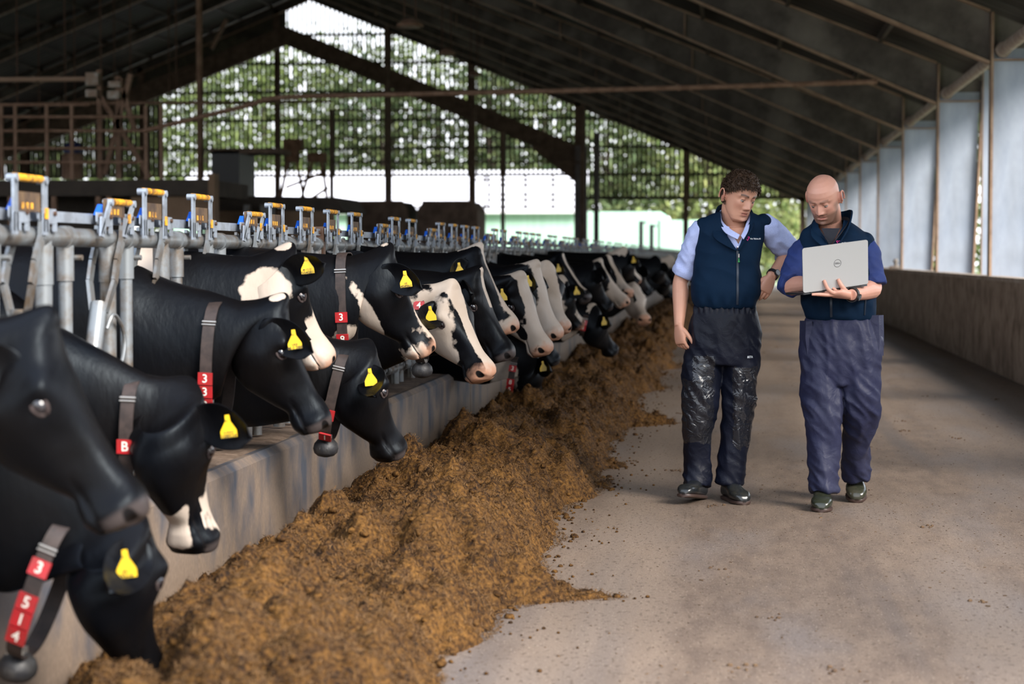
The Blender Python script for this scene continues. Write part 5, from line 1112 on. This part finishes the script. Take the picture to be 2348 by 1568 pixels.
# ---------------------------------------------------------------- background fittings of the barn
M_tan = mat('tan_board', (.20, .125, .075), .8, 0, col2=(.16, .10, .06), nscale=2); M_dkwood = mat('dark_fascia', (.035, .027, .022), .85, 0, col2=(.055, .042, .033), nscale=2)
M_pipe = mat('rusty_pipe', (.17, .095, .06), .75, 0, col2=(.26, .16, .11), nscale=5, lo=.4, hi=.65); M_greyb = mat('pale_grey_box', (.42, .40, .37), .6, 0, col2=(.25, .17, .12), nscale=3); M_rope = mat('brown_rope', (.085, .045, .03), .9)
def vpost(g, px, y0, y1, Y, w_): a = W(px, y0, Y); b = W(px, y1, Y); g.box(((a.x + b.x) / 2, Y, (a.z + b.z) / 2), (w_, w_, abs(a.z - b.z)))
def hrail(g, x0, x1, py, Y, w_, py1=None): a = W(x0, py, Y); b = W(x1, py if py1 is None else py1, Y); g.tube([a, b], w_ / 2, 8)
def prect(g, x0, y0, x1, y1, Y, d): a = W(x0, y1, Y); b = W(x1, y0, Y); g.box(((a.x + b.x) / 2, Y + d / 2, (a.z + b.z) / 2), (b.x - a.x, d, b.z - a.z))
Y = 36
t = thing('raised_platform', 'dark raised working platform with brown railings in the left background', 'platform', (W(200, 400, Y).x, Y, 0))
g = MB(); prect(g, -150, 411, 478, 450, Y, 3.0); g.build('deck', M_dkwood, t)
g = MB(); prect(g, 300, 450, 498, 512, Y + .2, .1); a = W(300, 512, Y); b = W(498, 450, Y); g.build('side_panel', M_tan, t)
g = MB(); prect(g, -180, 450, 300, 600, Y + 2.6, .1); g.build('dark_void_fill', M_dkwood, t)  # dark sheet added to stand in for the shaded void under the deck
g = MB(); prect(g, 478, 398, 492, 520, Y - .1, .3); g.build('end_board', M_tan, t)
for px in (222, 246, 20, 120):
    g = MB(); a = W(px, 450, Y); g.box((a.x, Y + .1, a.z / 2), (.09, .09, a.z)); g.build('leg', M_pipe, t)
for py in (240, 268, 300, 340, 372):
    g = MB(); hrail(g, -150, 330 if py > 260 else 205, py, Y, .06); g.build('rail', M_pipe, t)
for px in (4, 36, 108, 165, 335, 370):
    g = MB(); vpost(g, px, 242, 412, Y, .06); g.build('railing_post', M_pipe, t)
t = thing('control_stand', 'tall steel stand carrying two pale control boxes with diagonal braces', 'stand', (W(240, 400, Y + 1).x, Y + 1, W(240, 411, Y + 1).z))
for px, y0 in ((229, 160), (272, 175)):
    g = MB(); vpost(g, px, y0, 411, Y + 1, .09); g.build('pole', M_pipe, t)
for (x0, y0, x1, y1) in ((232, 222, 345, 408), (275, 180, 310, 300), (300, 170, 240, 400)):
    g = MB(); g.beam(W(x0, y0, Y + 1), W(x1, y1, Y + 1), .09, .09, up=(0, 1, 0)); g.build('brace', M_pipe, t)
for (x0, y0, x1, y1) in ((196, 166, 224, 195), (196, 205, 222, 222), (248, 186, 275, 200), (246, 208, 272, 226)):
    g = MB(); prect(g, x0, y0, x1, y1, Y + .8, .25); g.build('control_box', M_greyb, t)
for (x0, y0, x1, y1, m, nm, lab, cat) in ((140, 352, 192, 411, M_pipe, 'drum', 'brown drum standing on the raised platform', 'drum'), (148, 322, 188, 352, M_blue, 'container', 'blue container on top of the brown drum', 'container')):
    a = W(x0, y1, Y + 1.5); b = W(x1, y0, Y + 1.5); g = MB(); g.lathe(((a.x + b.x) / 2, Y + 1.5, a.z), [(.20, 0), (.205, .05), (.2, (b.z - a.z) * .5), (.205, (b.z - a.z) * .52), (.2, b.z - a.z - .03), (.17, b.z - a.z)] if nm == 'drum' else [(.19, 0), (.2, .1), (.14, .19), (.05, .22), (.05, b.z - a.z)], 18)
    tag(g.build(nm, m if nm != 'container' else mat('dark_blue_drum', (.01, .02, .09), .5)), lab, cat)
Y = 41
t = thing('feed_store', 'low tan walled store with dark sloping lid behind the headlock handles', 'store', (W(640, 520, Y).x, Y, 0))
g = MB(); prect(g, 470, 483, 765, 739, Y, .12); g.build('front_wall', M_tan, t)
g = MB(); a = W(480, 484, Y); b = W(790, 484, Y); c = W(770, 452, Y); d = W(480, 448, Y); g.prism([a, b, c, d], (0, 2.5, 0)); g.build('lid', M_dkwood, t)
for px in (568, 606, 622): g = MB(); vpost(g, px, 470, 600, Y - .3, .14); g.build('post', M_steel, t)
t = thing('dark_cabinet', 'black box shaped cabinet under a brown shelf at left of the gable', 'cabinet', (W(520, 400, Y + 3).x, Y + 3, 0))
g = MB(); prect(g, 487, 345, 548, 700, Y + 3, 1.5); g.build('cabinet', M_black, t)
g = MB(); prect(g, 480, 340, 640, 352, Y + 3, 1.2); g.build('shelf', M_brown, t)
t = thing('cross_pipe', 'long rusty conduit pipe crossing the barn below the rafters', 'pipe', W(1300, 208, 31.7))
K = catmull([W(2012, 187, 31.2), W(1700, 197, 31.4), W(1300, 208, 31.7), W(900, 217, 32), W(640, 224, 32.4), W(560, 244, 32.8), W(330, 300, 33.5)], 8); g = MB(); g.tube(K, .040, 10)
for k in range(3, len(K) - 2, 4): g.tube([K[k] - (K[k + 1] - K[k]) * .06, K[k] + (K[k + 1] - K[k]) * .06], .052, 10)
g.build('pipe', M_pipe, t)
t = thing('feed_pipe', 'short pale pipe running in from the left edge to the control boxes', 'pipe', W(100, 183, 37)); g = MB(); g.tube([W(-200, 184, 37), W(196, 181, 37)], .05, 10); g.tube([W(75, 182, 37), W(82, 182, 37)], .06, 10); g.build('pipe', mat('dusty_pipe', (.30, .2, .14), .7), t)
t = thing('rail_pipe', 'thin second pipe under the long conduit, left of the thick post', 'pipe', W(200, 240, 40)); g = MB(); g.tube([W(-100, 243, 40), W(210, 236, 40), W(480, 236, 40), W(760, 232, 50)], .035, 8); g.build('pipe', M_pipe, t)
t = thing('roof_post', 'brown steel post rising from the platform end to the dark roof', 'post', (W(456, 400, 45).x, 45, 0)); a = W(456, -30, 45); g = MB(); g.tube([(a.x, 45, 0), (a.x + .0, 45, a.z)], .075, 12); g.build('post', M_pipe, t)
t = thing('lean_brace', 'slim diagonal brace under the left roof slope', 'brace', W(500, 90, 60)); g = MB(); g.beam(W(485, 112, 60), W(520, 45, 60), .1, .1, up=(0, 1, 0)); g.build('bar', M_pipe, t)
for px, py, Y, s, nm in ((940, 52, 34, .2, 'upper left'), (1024, 118, 44, .17, 'middle'), (1087, 168, 55, .17, 'lowest')):
    c = W(px, py, Y); t = thing('hanging_fan_lamp', 'rusty barn lamp hanging on ropes, %s one of three' % nm, 'lamp', c, 'rusty lamps hanging from the roof')
    g = MB(); g.lathe(c, [(s * 1.2, -.07), (s * 1.15, -.03), (s * .7, .04), (s * .25, .07)], 16); g.build('shade', M_pipe, t)
    g = MB(); g.lathe(c, [(s * .8, -.09), (s * .9, -.072)], 14); g.build('lens', M_greyb, t)
    for dx in (-.1, .1):
        g = MB(); g.tube([c + Vector((dx, 0, .05)), Vector((c.x + dx * .8, Y, roofz(c.x) - .1))], .012, 6); g.build('rope', M_rope, t)
for i, px in enumerate((40, 90, 150, 172, 232, 263, 300, 388, 405)):
    Y = 38 + (i * 7) % 13; a = W(px, 235 + (i * 37) % 60, Y); t = thing('hanging_cable', 'thin brown cable hanging from the dark left roof, %s from the left edge' % words[i], 'cable', a, 'thin cables hanging at left'); g = MB(); g.tube([a, (a.x, Y, roofz(a.x) - .1)], .014, 5); g.build('cable', M_rope, t)
# tall tubular screen in front of the gable
Y = 72
t = thing('steel_screen', 'tall brown tubular steel screen with cross rails before the slatted end wall', 'screen', (W(1050, 500, Y).x, Y, 0))
for px, y0 in ((760, 250), (886, 60), (1086, 150), (1153, 300), (1336, 240)):
    g = MB(); a = W(px, y0, Y); g.box((a.x, Y, a.z / 2), (.14, .14, a.z)); g.build('post', M_brown, t)
for py, x0, x1 in ((252, 760, 1336), (316, 760, 1336), (372, 760, 1330), (412, 1086, 1316), (424, 1120, 1316), (446, 1120, 1316), (458, 1120, 1316), (474, 760, 1316)):
    g = MB(); hrail(g, x0, x1, py, Y, .07); g.build('rail', M_brown, t)
for px in (1112, 1120, 1205, 1268): g = MB(); vpost(g, px, 400, 480, Y, .07); g.build('upright', M_brown, t)
for (x0, x1, nm) in ((795, 935, 'left'), (957, 1095, 'right')):
    Y = 62; t = thing('feed_bin', 'brown bin with slanted top corners in the background, %s of two' % nm, 'bin', (W((x0 + x1) / 2, 500, Y).x, Y, 0), 'brown bins behind the barrier')
    a, b = W(x0, 500, Y), W(x1, 462, Y); w_ = b.x - a.x; zt = b.z; g = MB(); g.prism([(a.x, Y, 0), (b.x, Y, 0), (b.x, Y, zt - .25), (b.x - .18, Y, zt), (a.x + .18, Y, zt), (a.x, Y, zt - .25)], (0, 2.0, 0)); g.build('hopper', M_brown, t)
    g = MB(); g.beam((a.x + .15, Y - .03, zt), (b.x - .15, Y - .03, zt), .06, .06); g.build('rim', M_pipe, t)
# machinery hung in front of the gable posts
Y = 58
t = thing('conveyor_drive', 'rusty conveyor machinery with motor and struts above the low store', 'machinery', (W(680, 400, Y).x, Y, 0))
g = MB(); prect(g, 648, 318, 690, 345, Y, .5); prect(g, 655, 345, 682, 372, Y, .4); g.build('motor_housing', M_rust, t)
g = MB(); prect(g, 705, 350, 745, 372, Y, .4); g.build('gearbox', M_rust, t)
for (x0, y0, x1, y1) in ((660, 370, 640, 470), (680, 370, 700, 470), (715, 372, 690, 460), (738, 370, 752, 470), (655, 430, 745, 395), (650, 455, 720, 470), (700, 465, 752, 430)):
    g = MB(); g.beam(W(x0, y0, Y), W(x1, y1, Y), .08, .08, up=(0, 1, 0)); g.build('strut', M_rust, t)
g = MB(); a = W(640, 470, Y); b = W(755, 470, Y); g.box(((a.x + b.x) / 2, Y, a.z / 2), (b.x - a.x, .6, a.z)); g.build('base', M_dkwood, t)
for px, nm in ((1470, 'left'), (1494, 'right')):
    t = thing('bollard', 'dark post outside the far end, %s of a pair' % nm, 'bollard', (W(px, 560, 95).x, 95, -.12), 'dark posts outside'); a = W(px, 508 + (px > 1480) * 8, 95); g = MB(); g.tube([(a.x, 95, -.12), (a.x, 95, a.z)], .11, 10); g.tube([(a.x - .1, 95, a.z), (a.x + .25, 95, a.z - .05)], .05, 8); g.build('post', M_black, t)
t = thing('gate_latch', 'worn grey gate latch fixed on top of the low right wall', 'latch', W(2040, 612, 38.5)); c = Vector((3.0, 38.5, 1.13)); g = MB(); g.tube([c + Vector((-.12, 0, 0)), c + Vector((.08, 0, .02))], .05, 10); g.tube([c + Vector((.0, 0, 0)), c + Vector((.0, .0, .12))], .035, 8); g.sphere(c + Vector((0, 0, .14)), .05, 10, 8); g.build('latch', M_greyb, t)
